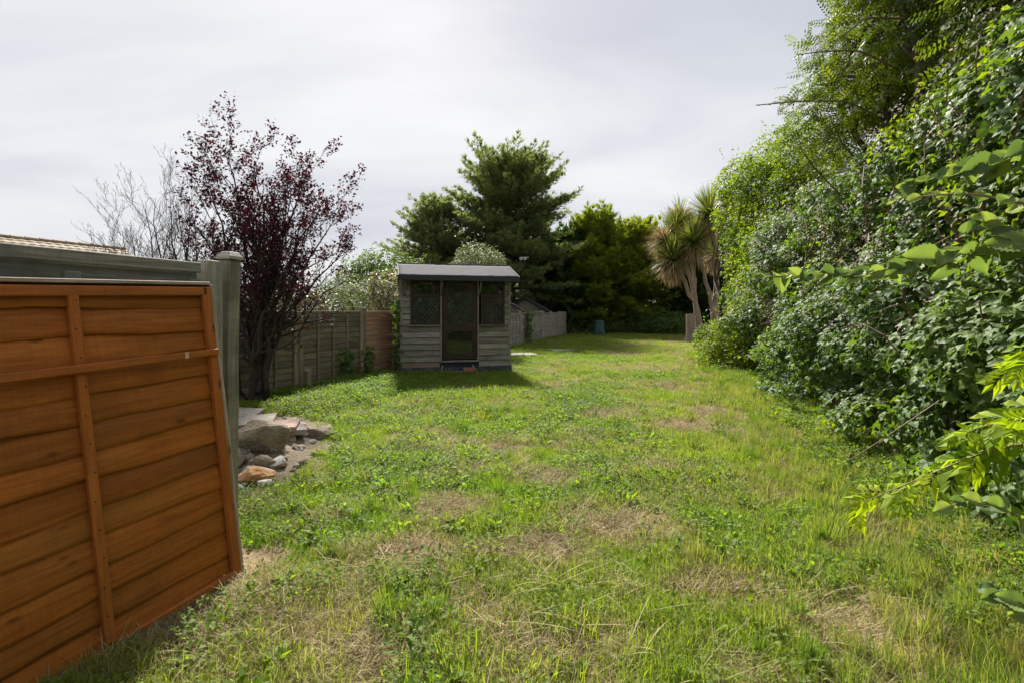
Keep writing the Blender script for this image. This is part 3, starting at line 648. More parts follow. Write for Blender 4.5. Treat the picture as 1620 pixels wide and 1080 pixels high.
# plastic skirt round the base, slightly crumpled
rng = np.random.default_rng(3); n = 40; x = np.linspace(-.03, HW+.03, n+1)
V = np.concatenate([np.stack([x, -.035-.012*rng.random(n+1), np.full(n+1, .150)+.006*rng.normal(size=n+1)], 1), np.stack([x, -.05-.03*rng.random(n+1), np.full(n+1, .07)], 1), np.stack([x, -.06-.04*rng.random(n+1), np.full(n+1, -.03)+.012*rng.normal(size=n+1)], 1)])
j = np.arange(n); q = np.concatenate([np.stack([r*(n+1)+j, (r+1)*(n+1)+j, (r+1)*(n+1)+j+1, r*(n+1)+j+1], 1) for r in range(2)])
so = link('plastic_skirt', mesh('plastic_skirt', V, [q], M_tarp), hut); so.modifiers.new('thickness', 'SOLIDIFY').thickness = .006
for u in (-.025, HW+.012): hbox('side_skirt', (u, .0, -.04), (u+.012, HD, .145), M_tarp)
# roof: felted front and back slopes, fascia, barge boards, brackets
roof = empty('roof'); roof.parent = hut
ev, ez, rv, rz_ = -.42, 2.325, .70, 2.695
def slope(name, v0, z0, v1, z1, mat):
    n = 26; u = np.linspace(-.04, HW+.13, n+1); rows = []; rng = np.random.default_rng(9); m_ = 9
    for i_ in range(m_):
        t = i_/(m_-1); rows.append(np.stack([u, np.full(n+1, v0+(v1-v0)*t), z0+(z1-z0)*t+.004*rng.normal(size=n+1)-.012*np.sin(np.pi*(u/HW))*.5], 1))
    V = np.concatenate(rows); j = np.arange(n); q = np.concatenate([np.stack([r*(n+1)+j, r*(n+1)+j+1, (r+1)*(n+1)+j+1, (r+1)*(n+1)+j], 1) for r in range(m_-1)])
    o = link(name, mesh(name, V, [q], mat, smooth=True), roof); s = o.modifiers.new('thickness', 'SOLIDIFY'); s.thickness = .024; s.offset = -1
slope('front_slope', ev, ez, rv, rz_, M_felt); slope('back_slope', HD+.15, 2.20, rv+.002, rz_, M_felt)
hbox('fascia', (-.045, ev-.016, ez-.115), (HW+.135, ev+.0, ez+.008), M_feltdark, roof, .006)
for u in (-.058, HW+.133):
    V = []
    for uu in (u, u+.016):
        V += [(uu, ev, ez-.10), (uu, rv, rz_-.11), (uu, rv, rz_+.004), (uu, ev, ez+.004)]
    link('barge_board', MB().add(V, [np.array([(0, 1, 2, 3), (7, 6, 5, 4), (0, 4, 5, 1), (1, 5, 6, 2), (2, 6, 7, 3), (3, 7, 4, 0)])]).mesh('barge_board', M_feltdark), roof)
for u in (.10, .965, 1.90, HW-.09):
    t = np.linspace(0, 1, 8); P = np.stack([np.full(8, u), -.03-.32*np.sin(t*np.pi/2)**1.3, 1.86+.40*(1-np.cos(t*np.pi/2))**.75], 1)
    mb = MB(); V = []
    for p_ in P: V += [(u-.016, p_[1], p_[2]), (u+.016, p_[1], p_[2]), (u+.016, p_[1]+.03, p_[2]+.03), (u-.016, p_[1]+.03, p_[2]+.03)]
    q = np.array([(i_*4+j, i_*4+(j+1) % 4, i_*4+4+(j+1) % 4, i_*4+4+j) for i_ in range(7) for j in range(4)])
    mb.add(V, [q]); link('eave_bracket', mb.mesh('eave_bracket', M_hut), hut)
def lattice(parent, u0, u1, z0, z1, v, dw=.088, dh=.125):
    mb = MB(); w = .0022
    seg = []
    cu, cz = (u0+u1)/2, (z0+z1)/2
    for s in (-1, 1):
        for k in range(-12, 13):
            # line z-cz = s*dh/dw*(u-cu-k*dw)
            pts = []
            for uu in (u0, u1):
                zz = cz+s*dh/dw*(uu-cu-k*dw); pts.append((uu, zz))
            (ua, za_), (ub, zb) = pts
            def clipz(zc): return ua+(zc-za_)*(ub-ua)/(zb-za_)
            A = [ua, za_]; B = [ub, zb]
            lo, hi = (A, B) if A[1] < B[1] else (B, A)
            if hi[1] <= z0 or lo[1] >= z1: continue
            if lo[1] < z0: lo[0], lo[1] = clipz(z0), z0
            if hi[1] > z1: hi[0], hi[1] = clipz(z1), z1
            if hi[1]-lo[1] < .02: continue
            d = np.array([hi[0]-lo[0], hi[1]-lo[1]]); nrm = np.array([-d[1], d[0]])/np.hypot(*d)*w
            vv = v-.0015*(s+2)
            mb.add([(lo[0]-nrm[0], vv, lo[1]-nrm[1]), (lo[0]+nrm[0], vv, lo[1]+nrm[1]), (hi[0]+nrm[0], vv, hi[1]+nrm[1]), (hi[0]-nrm[0], vv, hi[1]-nrm[1])], [np.array([[0, 1, 2, 3]])])
    return link('lead_lattice', mb.mesh('lead_lattice', M_lead), parent)
def pane(parent, u0, u1, z0, z1, v=.0):
    return link('pane', MB().box((u0, v-.002, z0), (u1, v+.002, z1)).mesh('pane', M_glass), parent)
def window(u0, u1):
    w = empty('window'); w.parent = hut; f = .048
    hbox('stile', (u0, -.045, 1.16), (u0+f, .03, 2.245), M_frame, w); hbox('stile', (u1-f, -.045, 1.16), (u1, .03, 2.245), M_frame, w)
    hbox('rail', (u0+f, -.04, 1.16), (u1-f, .03, 1.215), M_frame, w); hbox('rail', (u0+f, -.042, 1.84), (u1-f, .03, 1.92), M_frame, w); hbox('rail', (u0+f, -.04, 2.19), (u1-f, .03, 2.245), M_frame, w)
    pane(w, u0+f, u1-f, 1.215, 1.84); pane(w, u0+f, u1-f, 1.92, 2.19)
    lattice(w, u0+f, u1-f, 1.215, 1.84, -.004)
    hbox('sill', (u0-.03, -.085, 1.135), (u1+.03, .02, 1.16), M_hut, w)
window(.24, .93); window(1.95, 2.552)
hbox('door_jamb', (.948, -.04, .28), (.985, .03, 2.245), M_hut); hbox('door_jamb', (1.862, -.04, .28), (1.898, .03, 2.245), M_hut)
door = empty('door'); door.parent = hut
d0, d1 = 1.02, 1.83
hbox('door_frame', (.985, -.02, .30), (d0-.004, .03, 2.245), M_frame); hbox('door_frame', (d1+.004, -.02, .30), (1.862, .03, 2.245), M_frame)
for a, b in ((d0, d0+.095), (d1-.095, d1)): hbox('stile', (a, -.03, .325), (b, .015, 2.24), M_frame, door)
for a, b in ((.325, .46), (1.0, 1.215), (2.165, 2.24)): hbox('rail', (d0+.095, -.028, a), (d1-.095, .013, b), M_frame, door)
pane(door, d0+.095, d1-.095, .46, 1.0, -.006); pane(door, d0+.095, d1-.095, 1.215, 2.165, -.006)
lattice(door, d0+.095, d1-.095, 1.215, 2.165, -.0105); 
hb = hbox('handle', (d1-.06, -.055, 1.09), (d1-.045, -.028, 1.20), M_lead, door)
hbox('threshold', (.945, -.075, .262), (1.90, .02, .30), M_hut); hbox('step_riser', (.96, -.03, .14), (1.885, .0, .262), M_tarp)
# wooden step leaning at the door, brick on it
def hutw(u, v): c, s = math.cos(HUT_A), math.sin(HUT_A); return HUT_L[0]+u*c-v*s, HUT_L[1]+u*s+v*c
wx, wy = hutw(1.36, -.30)
stp = empty('wooden_step', (wx, wy, .0), HUT_A); tag(stp, 'low wooden step with splayed legs in front of the summerhouse door', 'step')
for s in (-1, 1):
    mb = MB(); V = []
    for t_, y_, z_ in ((0, .20, .225), (1, -.22, -.02)):
        xo = s*(.36+.12*t_)
        V += [(xo-.018, y_-.02, z_), (xo+.018, y_-.02, z_), (xo+.018, y_+.03, z_), (xo-.018, y_+.03, z_)]
    bevel(link('leg', mb.add(V, [np.array([(0, 1, 5, 4), (1, 2, 6, 5), (2, 3, 7, 6), (3, 0, 4, 7), (3, 2, 1, 0), (4, 5, 6, 7)])]).mesh('leg', M_hutlow), stp), .003)
bevel(link('tread', MB().box((-.40, -.06, .075), (.40, .12, .098)).mesh('tread', M_hutlow), stp), .003)
bx_, by_ = hutw(1.60, -.27)
bk = bevel(link('brick', MB().box((-.125, -.05, 0), (.125, .05, .075)).mesh('brick', M_brick), None, (bx_, by_, .0985), (0, 0, HUT_A+.05)), .006, 2)
tag(bk, 'single red brick lying on the wooden step', 'brick')

# ------------------------------------------------------------------ rubble heap
import bmesh
def stone_mesh(rng, name, mat, sub=2, dims=(.2, .15, .1), cuts=9, rough=.05):
    bm = bmesh.new(); bmesh.ops.create_icosphere(bm, subdivisions=sub, radius=1.0)
    V = np.array([v.co[:] for v in bm.verts]); T = np.array([[v.index for v in f.verts] for f in bm.faces]); bm.free()
    N_ = rand_dir(rng, cuts); hcut = .55+.3*rng.random(cuts)
    for nn, hh in zip(N_, hcut):
        dv = V@nn; V = V-np.clip(dv-hh, 0, None)[:, None]*nn
    V = V*(1+rough*fbm(V[:, 0]*3+rng.random()*50, V[:, 1]*3, V[:, 2]*3, 5, 3))[:, None]
    V = V*np.array(dims)/2/np.abs(V).max(0)
    V[:, 2] -= V[:, 2].min()
    return mesh(name, V, [T], mat, smooth=sub >= 4)
HU = np.array([-.38, .925]); HV = np.array([.925, .38])
RC = np.array([-2.85, 5.55])
def hp(a, b): p_ = RC+HU*a+HV*b; return p_
def mound(x, y):
    d = np.stack([np.asarray(x)-RC[0], np.asarray(y)-RC[1]], -1); a = d@HU; b = d@HV
    return .17*np.exp(-(a/1.0)**2-(b/.45)**2)
n = 34; A, B = np.meshgrid(np.linspace(-1.7, 1.9, n), np.linspace(-.9, .85, n)); XY = RC+A.ravel()[:, None]*HU+B.ravel()[:, None]*HV
edge = np.clip(1-np.maximum(np.abs(A.ravel())/1.8, np.abs(B.ravel())/.88), 0, 1)
Z = gz(XY[:, 0], XY[:, 1])+mound(XY[:, 0], XY[:, 1])*np.clip(edge*3, 0, 1)+.03*fbm(XY[:, 0]*5, XY[:, 1]*5, 0, 2, 3)*np.clip(edge*4, 0, 1)-.05*(edge < .12)+.012
i = (np.arange(n-1)[:, None]*n+np.arange(n-1)[None]).ravel()
tag(link('soil_mound', mesh('soil_mound', np.c_[XY, Z], [np.stack([i, i+1, i+n+1, i+n], 1)], M_soil, smooth=True)), 'bare brown soil heaped under the rubble', 'soil', kind='stuff')
def gm_(x, y): return gzf(x, y)+float(mound(x, y))
rr = np.random.default_rng(77)
def stone(name, label, me, p_, sink=.03, rot=None, cat='stone', group='stones of the rubble heap', z=None):
    o = link(name, me, None, (p_[0], p_[1], (gm_(*p_) if z is None else z)-sink), rot or (rr.normal()*.15, rr.normal()*.15, rr.random()*6.28))
    return tag(o, label, cat, group)
def gpx(px, py, z): return g2w(px, py, z)[:2]
def gpm(px, py, up=0.0):
    z = .05
    for _ in range(12):
        p_ = g2w(px, py, z+up); z = .5*z+.5*gm_(p_[0], p_[1])
    return p_[:2]
stone('boulder', 'large rough brown boulder, biggest in the rubble heap', stone_mesh(np.random.default_rng(4), 'boulder', M_boulder, 4, (.50, .40, .36), 12, .12), gpm(405, 722)+np.array([0, .14]), .03, (0.1, 0, .3))
stone('orange_stone', 'rusty orange and white stone at the near end of the rubble', stone_mesh(np.random.default_rng(8), 'orange_stone', M_rust, 3, (.33, .28, .19), 10, .12), gpm(390, 770)+np.array([0, .10]), .03, (0, .1, 1.0))
def slab(name, label, mat, px, py, z, w, d, t, rz, tx, ty):
    p_ = gpx(px, py, z); rng = np.random.default_rng(int(px)); mb = MB()
    V = []
    for zz in (-t, 0):
        for a, b in ((-w/2, -d/2), (0, -d/2), (w/2, -d/2), (w/2, d/2), (0, d/2), (-w/2, d/2)): V.append((a+rng.normal()*.008, b+rng.normal()*.008, zz))
    mb.add(V, [np.array([[5, 4, 3, 2, 1, 0], [6, 7, 8, 9, 10, 11]]), np.array([(k, (k+1) % 6, 6+(k+1) % 6, 6+k) for k in range(6)])])
    o = bevel(link(name, mb.mesh(name, mat), None, (p_[0], p_[1], z), (tx, ty, rz)), .006, 2)
    return tag(o, label, 'paving slab', 'broken slabs of the rubble heap')
slab('paving_slab', 'grey brown broken paving slab lying uppermost on the rubble', M_slabgrey, 396, 663, .335, .48, .42, .05, .35, .03, -.05)
slab('paving_slab', 'pinkish broken paving slab in the middle of the three', M_slabpink, 420, 670, .265, .66, .44, .055, .30, -.02, .02)
slab('paving_slab', 'pale pinkish grey slab nearest the grass', M_slabpale, 457, 675, .215, .36, .34, .06, .5, .0, .03)
slab('paving_slab', 'dark slab half hidden at the far end of the rubble', M_slabgrey, 378, 650, .27, .5, .35, .06, .1, .08, .06)
stone('flat_rock', 'long flat brown rock at the grassy tip of the rubble', stone_mesh(np.random.default_rng(18), 'flat_rock', M_brownst, 3, (.50, .22, .14), 9, .1), gpm(500, 690), .03, (0, 0, .15))
NAMED = [(430, 705, .10, M_pale, 'pale upright chip beside the big boulder'), (462, 697, .12, M_brownst, 'brown stone right of the big boulder'), (478, 690, .11, M_pale, 'pale rounded stone below the flat rock'),
         (494, 700, .09, M_pale, 'white pebble stone nearest the grass edge'), (415, 740, .20, M_brownst, 'flat greenish brown stone in front of the boulder'), (440, 738, .17, M_pale, 'pale stone right of the flat brown one, below the boulder'),
         (372, 735, .20, M_brownst, 'brown stone beside the grey fence post'), (375, 722, .16, M_pale, 'pale stone low against the capped post'), (400, 752, .17, M_pale, 'whitish stone touching the orange stone'),
         (420, 770, .13, M_pale, 'small white stone right of the orange stone'), (374, 776, .12, M_pale, 'white stone at the very front by the panel'), (447, 716, .11, M_brownst, 'brown stone close to the boulder corner'),
         (470, 712, .10, M_pale, 'pale lump on the soil beyond the boulder'), (392, 728, .12, M_brownst, 'small round brown stone under the boulder'), (404, 731, .10, M_pale, 'small grey stone under the boulder'), (486, 682, .12, M_brownst, 'brown stone just below the pale slab'),
         (515, 683, .12, M_brownst, 'rough brown stone furthest into the grass'), (380, 708, .16, M_brownst, 'stone wedged behind the boulder by the post')]
for k, (px, py, s, m_, lb) in enumerate(NAMED):
    stone('stone', lb, stone_mesh(rr, 'stone', m_, 2, (s*1.25, s, s*.72), 8, .12), gpm(px, py), .02)
PEB = [stone_mesh(rr, 'stone', m_, 2, (s*1.3, s, s*.75), 8, .12) for m_, s in ((M_pale, .06), (M_brownst, .07), (M_pale, .045), (M_brownst, .05), (M_brownst, .09), (M_slabpink, .07))]
for k in range(70):
    p_ = hp(rr.normal()*.8-.1, rr.normal()*.34); 
    stone('stone', 'small loose stone scattered on the rubble soil', PEB[k % 6], p_, .008)
# pale slabs in the lawn beyond the hut
for px, py, w, lb, m_ in ((826, 565, .85, 'pale slab lying in the grass beside the summerhouse', M_slabpale), (890, 556, .9, 'dull grey slab in the lawn further back', M_slabgrey)):
    p_ = g2w(px, py); o = bevel(link('stone_slab', MB().box((-w/2, -.4, -.03), (w/2, .4, .075)).mesh('stone_slab', m_), None, (p_[0], p_[1], gzf(*p_[:2])+.03), (0, .0, .25)), .02, 2); tag(o, lb, 'slab')

# ------------------------------------------------------------------ compost bin, log, black tub
def lathe(mb, prof, n=20, tint=.5):
    th = np.arange(n)*2*np.pi/n; V = np.concatenate([np.stack([r*np.cos(th), r*np.sin(th), np.full(n, z)], 1) for r, z in prof])
    j = np.arange(n); k = (j+1) % n
    q = np.concatenate([np.stack([i_*n+j, i_*n+k, (i_+1)*n+k, (i_+1)*n+j], 1) for i_ in range(len(prof)-1)])
    return mb.add(V, [q, np.arange(n)[None, ::-1], (np.arange(n)+(len(prof)-1)*n)[None]], tint)
p_ = g2w(945, 531); bn = empty('compost_bin', (p_[0], p_[1]-.6, gzf(p_[0], p_[1]))); tag(bn, 'shade darkened green plastic compost bin against the far conifers', 'compost bin')
link('body', lathe(MB(), [(.42, 0), (.42, .03), (.40, .06), (.36, .45), (.355, .47), (.33, .86), (.31, .90)], 24).mesh('body', M_bin, True), bn)
link('lid', lathe(MB(), [(.335, .885), (.34, .92), (.27, .99), (.12, 1.03), (.02, 1.035)], 24).mesh('lid', M_bin, True), bn)
link('hatch', MB().box((-.16, -.425, .06), (.16, -.39, .32)).mesh('hatch', M_bin), bn)
p_ = g2w(1092, 543); lg = empty('upright_log', (p_[0], p_[1], 0)); tag(lg, 'upright bare log standing before the palm trunks', 'log')
rng = np.random.default_rng(6); n = 22; th = np.arange(n)*2*np.pi/n; mb = MB(); prof = [(.225, -.05), (.215, .3), (.205, .7), (.21, 1.1), (.205, 1.40)]; rj = 1+.06*rng.normal(size=n)
V = np.concatenate([np.stack([r*rj*np.cos(th), r*rj*np.sin(th), np.full(n, z)+.01*rng.normal(size=n)], 1) for r, z in prof]); j = np.arange(n); k = (j+1) % n
link('bark', mb.add(V, [np.concatenate([np.stack([i_*n+j, i_*n+k, (i_+1)*n+k, (i_+1)*n+j], 1) for i_ in range(4)])]).mesh('bark', M_log), lg)
link('cut_face', lathe(MB(), [(.19, 1.36), (.19, 1.41)], 22).mesh('cut_face', M_worn), lg)
p_ = g2w(517, 612, .05); tb = empty('black_tub', (p_[0], p_[1], gzf(*p_[:2])-.02)); tb.rotation_euler = (.25, .2, .3); tb.scale = (.7, .7, .7); tag(tb, 'black plastic tub half hidden in weeds by the left fence', 'tub')
link('bowl', lathe(MB(), [(.14, 0), (.19, .2), (.20, .22), (.18, .22), (.13, .02)], 20).mesh('bowl', M_black, True), tb)
link('rim', lathe(MB(), [(.205, .205), (.215, .215), (.205, .232), (.19, .225)], 20).mesh('rim', M_black, True), tb)

# ------------------------------------------------------------------ neighbouring buildings
M_tile = wood_mat('roof_tiles', (.20, .155, .105), (.33, .27, .19), stain=(.14, .10, .07), samt=.5, var=.2, grain=(10, 8, 8))
M_render = flat_mat('cream_render', (.62, .60, .55), .9, .2, ns=3, namt=.06)
M_darkroof = flat_mat('dark_shed_roof', (.03, .026, .026), .85, .3, ns=8, namt=.3)
M_greyroof = flat_mat('grey_sheet_roof', (.22, .22, .24), .7, .3, ns=5, namt=.2)
M_shedwall = flat_mat('shed_boards', (.13, .115, .095), .85, .2, ns=6, namt=.3)
hs = empty('neighbour_house', (-18.55, 23.2, 0), math.atan2(-3.9, -1.8)); tag(hs, 'neighbouring low house with brown tiled roof beyond the left fence', 'house')
# local X runs from the visible gable back towards the camera side, +Y = towards the garden
Lh, Rz, Ez, Dp = 16.0, 4.50, 2.5, 3.3
link('wall', MB().box((.3, -Dp+.2, 0), (Lh, Dp-.3, Ez)).mesh('wall', M_render), hs)
V = [(.3, -Dp+.2, Ez), (.3, Dp-.3, Ez), (.3, 0, Rz-.15), (.5, -Dp+.2, Ez), (.5, Dp-.3, Ez), (.5, 0, Rz-.15)]
link('gable', MB().add(V, [np.array([(0, 1, 2), (5, 4, 3)]), np.array([(0, 3, 4, 1), (1, 4, 5, 2), (2, 5, 3, 0)])]).mesh('gable', M_render), hs)
rf = empty('roof'); rf.parent = hs
nC = 15; ncol = int(Lh/.3)
for s in (1, -1):
    for c in range(nC):
        t0, t1 = c/nC, (c+1.18)/nC
        x = np.linspace(0, Lh, ncol*2+1); prof = .018*np.where(np.arange(len(x)) % 2, 1, 0)
        ya, yb = s*Dp*t0, s*Dp*min(t1, 1.06); zb_, za_ = Rz-(Rz-Ez)*min(t1, 1.06)+.05, Rz-(Rz-Ez)*t0+.02
        V = np.concatenate([np.stack([x, np.full(len(x), ya), za_+prof], 1), np.stack([x, np.full(len(x), yb), zb_+prof], 1), np.stack([x, np.full(len(x), yb), zb_+prof-.035], 1), np.stack([x, np.full(len(x), ya), za_+prof*0-.03], 1)])
        m = len(x); j = np.arange(m-1); q = np.concatenate([np.stack([r*m+j, r*m+j+1, ((r+1) % 4)*m+j+1, ((r+1) % 4)*m+j], 1) for r in range(4)])
        link('tile_course', mesh('tile_course', V, [q, np.array([[0, m, 2*m, 3*m]]), np.array([[m-1, 4*m-1, 3*m-1, 2*m-1]])], M_tile), rf)
for k in range(int(Lh/.45)):
    mb = MB().tube([(k*.45, 0, Rz+.01), (k*.45+.47, 0, Rz+.015)], [.10, .11], 10); link('ridge_tile', mb.mesh('ridge_tile', M_tile), rf)
def gable_shed(name, label, loc, rz, W, D, ez, rz_, wm, rm, cat='shed'):
    r = empty(name, loc, rz); tag(r, label, cat)
    link('wall', MB().box((-W/2+.08, .08, 0), (W/2-.08, D-.08, ez)).mesh('wall', wm), r)
    for y_ in (.085, D-.11):
        V = [(-W/2+.08, y_, ez), (W/2-.08, y_, ez), (0, y_, rz_-.05), (-W/2+.08, y_+.03, ez), (W/2-.08, y_+.03, ez), (0, y_+.03, rz_-.05)]
        link('gable', MB().add(V, [np.array([(0, 1, 2), (5, 4, 3)]), np.array([(0, 3, 4, 1), (1, 4, 5, 2), (2, 5, 3, 0)])]).mesh('gable', wm), r)
    rf_ = empty('roof'); rf_.parent = r
    for s in (-1, 1):
        V = []
        for z_ in (0, .05):
            V += [(0, -.15, rz_+z_), (s*(W/2+.15), -.15, ez-.08+z_), (s*(W/2+.15), D+.15, ez-.08+z_), (0, D+.15, rz_+z_)]
        link('roof_slope', MB().add(V, [np.array([(0, 1, 2, 3), (7, 6, 5, 4), (0, 4, 5, 1), (1, 5, 6, 2), (2, 6, 7, 3), (3, 7, 4, 0)])]).mesh('roof_slope', rm), rf_)
    link('fascia', MB().box((-W/2, -.19, ez-.12), (W/2, -.155, ez-.02)).mesh('fascia', wm), r)
    return r
p_ = at(858, 494, 30.5); gable_shed('garden_shed', 'dark gabled shed roof showing above the far fence', (p_[0]-1.15, 28.6, 0), -.15, 2.4, 3, 1.6, 2.32, M_shedwall, M_darkroof)
p_ = at(818, 494, 27.5); gable_shed('garden_shed', 'grey roofed shed right of the summerhouse beyond the fence', (p_[0]-.9, 27.5, 0), .1, 2.4, 3.0, 1.65, 2.30, M_shedwall, M_greyroof)
p_ = at(520, 494, 26); gable_shed('distant_house', 'low house with grey brown roof glimpsed behind the left fence', (p_[0]-3.4, 27, 0), .35, 5.5, 8, 2.2, 3.7, M_render, M_tile, 'house')
# ------------------------------------------------------------------ vegetation
def path(P0, P1, rng, n=8, bend=None, wob=.04):
    """curved line from P0 to P1; bend = offset of the middle"""
    P0, P1 = np.asarray(P0, float), np.asarray(P1, float); t = np.linspace(0, 1, n)[:, None]
    P = P0+(P1-P0)*t
    if bend is not None: P = P+np.asarray(bend)*(4*t*(1-t))
    L = np.linalg.norm(P1-P0); w = rng.normal(size=(n, 3))*wob*L*np.sin(np.pi*t)
    return P+w
class Tree:
    def __init__(s): s.T = MB(); s.B = MB(); s.pts = []; s.dirs = []
def grow(tree, P, R0, R1, rng, lvl, maxl, nchild, lenf, up=.35, ang=.7, mb=None, sides=(7, 5, 4, 3), tint=.5):
    """tube along P, then side branches; tips collected"""
    mb = mb or (tree.T if lvl == 0 else tree.B)
    m = len(P); mb.tube(P, np.linspace(R0, R1, m), sides[min(lvl, 3)], cap=lvl < 2, tint=tint)
    L = np.linalg.norm(np.diff(P, axis=0), axis=1).sum()
    if lvl >= maxl:
        tree.pts.append(P[-1]); tree.dirs.append(norm(P[-1]-P[-2])); 
        if len(P) > 3: tree.pts.append(P[-2]); tree.dirs.append(norm(P[-1]-P[-2])); tree.pts.append(P[-3]); tree.dirs.append(norm(P[-2]-P[-3]))
        return
    nc = nchild[lvl]
    for k in range(nc):
        t = .30+.70*(k+rng.random())/nc; i_ = min(int(t*(m-1)), m-2); q = P[i_]+(P[i_+1]-P[i_])*(t*(m-1)-i_)
        d = norm(P[i_+1]-P[i_]); r = rand_dir(rng, 1)[0]; r = norm(r-(r@d)*d)
        dd = norm(d*math.cos(ang)+r*math.sin(ang)+np.array([0, 0, up]))
        l = L*lenf*(1.15-.6*t)*(.7+.6*rng.random()); e = q+dd*l
        rr_ = (R0+(R1-R0)*t)*.62
        grow(tree, path(q, e, rng, 5 if lvl < 2 else 4, np.array([0, 0, -.06*l]), .05), max(rr_, .0025), max(rr_*.35, .0018), rng, lvl+1, maxl, nchild, lenf, up, ang, None if mb is tree.T or mb is tree.B else mb, sides, tint)

# --- purple leaved plum with a dead bare side
rng = np.random.default_rng(21)
PB = np.array([-4.10, 7.70, gzf(-4.1, 7.7)-.05])
plum = empty('plum_tree', PB); tag(plum, 'purple leaved tree with bare branches on its left side', 'tree')
M_plum = leaf_mat('plum_leaves', [(.020, .009, .014), (.042, .013, .020), (.085, .020, .028)], .25, (1.5, .55, .7), .6, .12)
tr = Tree(); bare = Tree()
def rel(px, py, d): return at(px, py, d)-PB
fork = np.array([.05, 0, .30])
tr.T.tube(path((0, 0, 0), fork, rng, 4, wob=.01), [.15, .13, .12, .115], 9, False)
leafy = [((362, 170), 7.6, .16, 11), ((330, 235), 7.3, .0, 9), ((405, 190), 8.2, .1, 10), ((395, 300), 6.8, .0, 7), ((455, 265), 7.3, -.05, 9), ((500, 212), 7.9, -.15, 10), ((545, 300), 8.0, -.2, 8), ((520, 250), 7.2, -.2, 8), ((470, 360), 6.9, -.1, 7), ((300, 300), 7.9, .05, 7), ((560, 360), 8.3, -.25, 7), ((430, 390), 8.4, 0, 6), ((340, 360), 8.2, 0, 6)]
for (px_, d_, bend, nch) in leafy:
    tip = rel(*px_, d_)+rng.normal(size=3)*.05
    b_ = np.array([bend*1.2-.25*(tip[0]-fork[0])*.4, rng.normal()*.12, -.10])
    s0 = fork+rng.normal(size=3)*np.array([.05, .05, .12])
    grow(tr, path(s0, tip, rng, 12, b_, .018), .058+.012*rng.random(), .006, rng, 0, 3, (nch+6, 5, 4), .36, .30, .62, sides=(7, 5, 3, 3))
for (px_, d_, nch) in [((138, 350), 7.3, 8), ((165, 310), 7.8, 8), ((205, 265), 7.2, 9), ((250, 235), 7.8, 9), ((285, 240), 7.0, 8), ((185, 380), 8.1, 7), ((230, 330), 6.9, 8), ((280, 330), 7.4, 7), ((155, 385), 7.4, 6), ((178, 300), 7.0, 9), ((225, 250), 8.1, 9), ((265, 275), 6.8, 9), ((150, 335), 8.0, 8), ((300, 255), 8.2, 9), ((205, 345), 7.6, 8), ((250, 300), 8.3, 8)]:
    tip = rel(*px_, d_); s0 = np.array([-.25, -.05, .15])+rng.normal(size=3)*.06
    b_ = np.array([-.16-.22*abs(tip[0])*.4, rng.normal()*.1, -.30])
    grow(bare, path(s0, tip, rng, 11, b_, .02), .035, .004, rng, 0, 3, (nch+5, 6, 3), .34, .34, .55, sides=(6, 4, 3, 3))
bare.T.tube(np.array([(0.0, -.02, 0.0), (-.16, -.03, .12), (-.30, -.04, .35), (-.34, 0, .7), (-.36, .02, 1.0)]), [.11, .10, .085, .07, .05], 8)
for k in range(8):      # thin crossing dead twigs low down
    s0 = np.array([rng.normal()*.3, -.1, .9+.7*rng.random()]); grow(bare, path(s0, s0+np.array([rng.normal()*.55, -.25, .25*rng.normal()]), rng, 6, wob=.09), .014, .004, rng, 1, 2, (3, 3, 2), .4, .1, .8)
link('trunk', tr.T.mesh('trunk', M_bark, True), plum); link('branches', tr.B.mesh('branches', M_bark), plum)
bl = link('bare_limbs', bare.T.mesh('bare_limbs', M_bark, True), plum); bl['label'] = 'dead leafless limbs'
link('bare_twigs', bare.B.mesh('bare_twigs', M_twig), plum)
P = np.array(tr.pts); D = np.array(tr.dirs)
# leaves thin out towards the inside and low left
pz = P+PB; keepm = (P[:, 2] > 1.2) & (rng.random(len(P)) < np.clip(.16+.40*(P[:, 2]-1.4), .05, .98))
P, D = P[keepm], D[keepm]
P, D = P[::2], D[::2]; rep = 6; P = np.repeat(P, rep, 0)+rng.normal(size=(len(P)*rep, 3))*.05; D = np.repeat(D, rep, 0)
k = min(len(P), 17000); sel = rng.permutation(len(P))[:k]; P, D = P[sel], D[sel]
R = frames(D+.9*rand_dir(rng, k)+np.array([0, 0, -.35]), np.array([0, 0, 1])+.8*rand_dir(rng, k))
V, T, ti = batch(P, R, .046+.034*rng.random(k), leaf_t(.58), rng=rng)
link('crown', mesh('crown', V, [T], M_plum, {'tint': ti}), plum)
plum.scale = (.88, .9, .835)

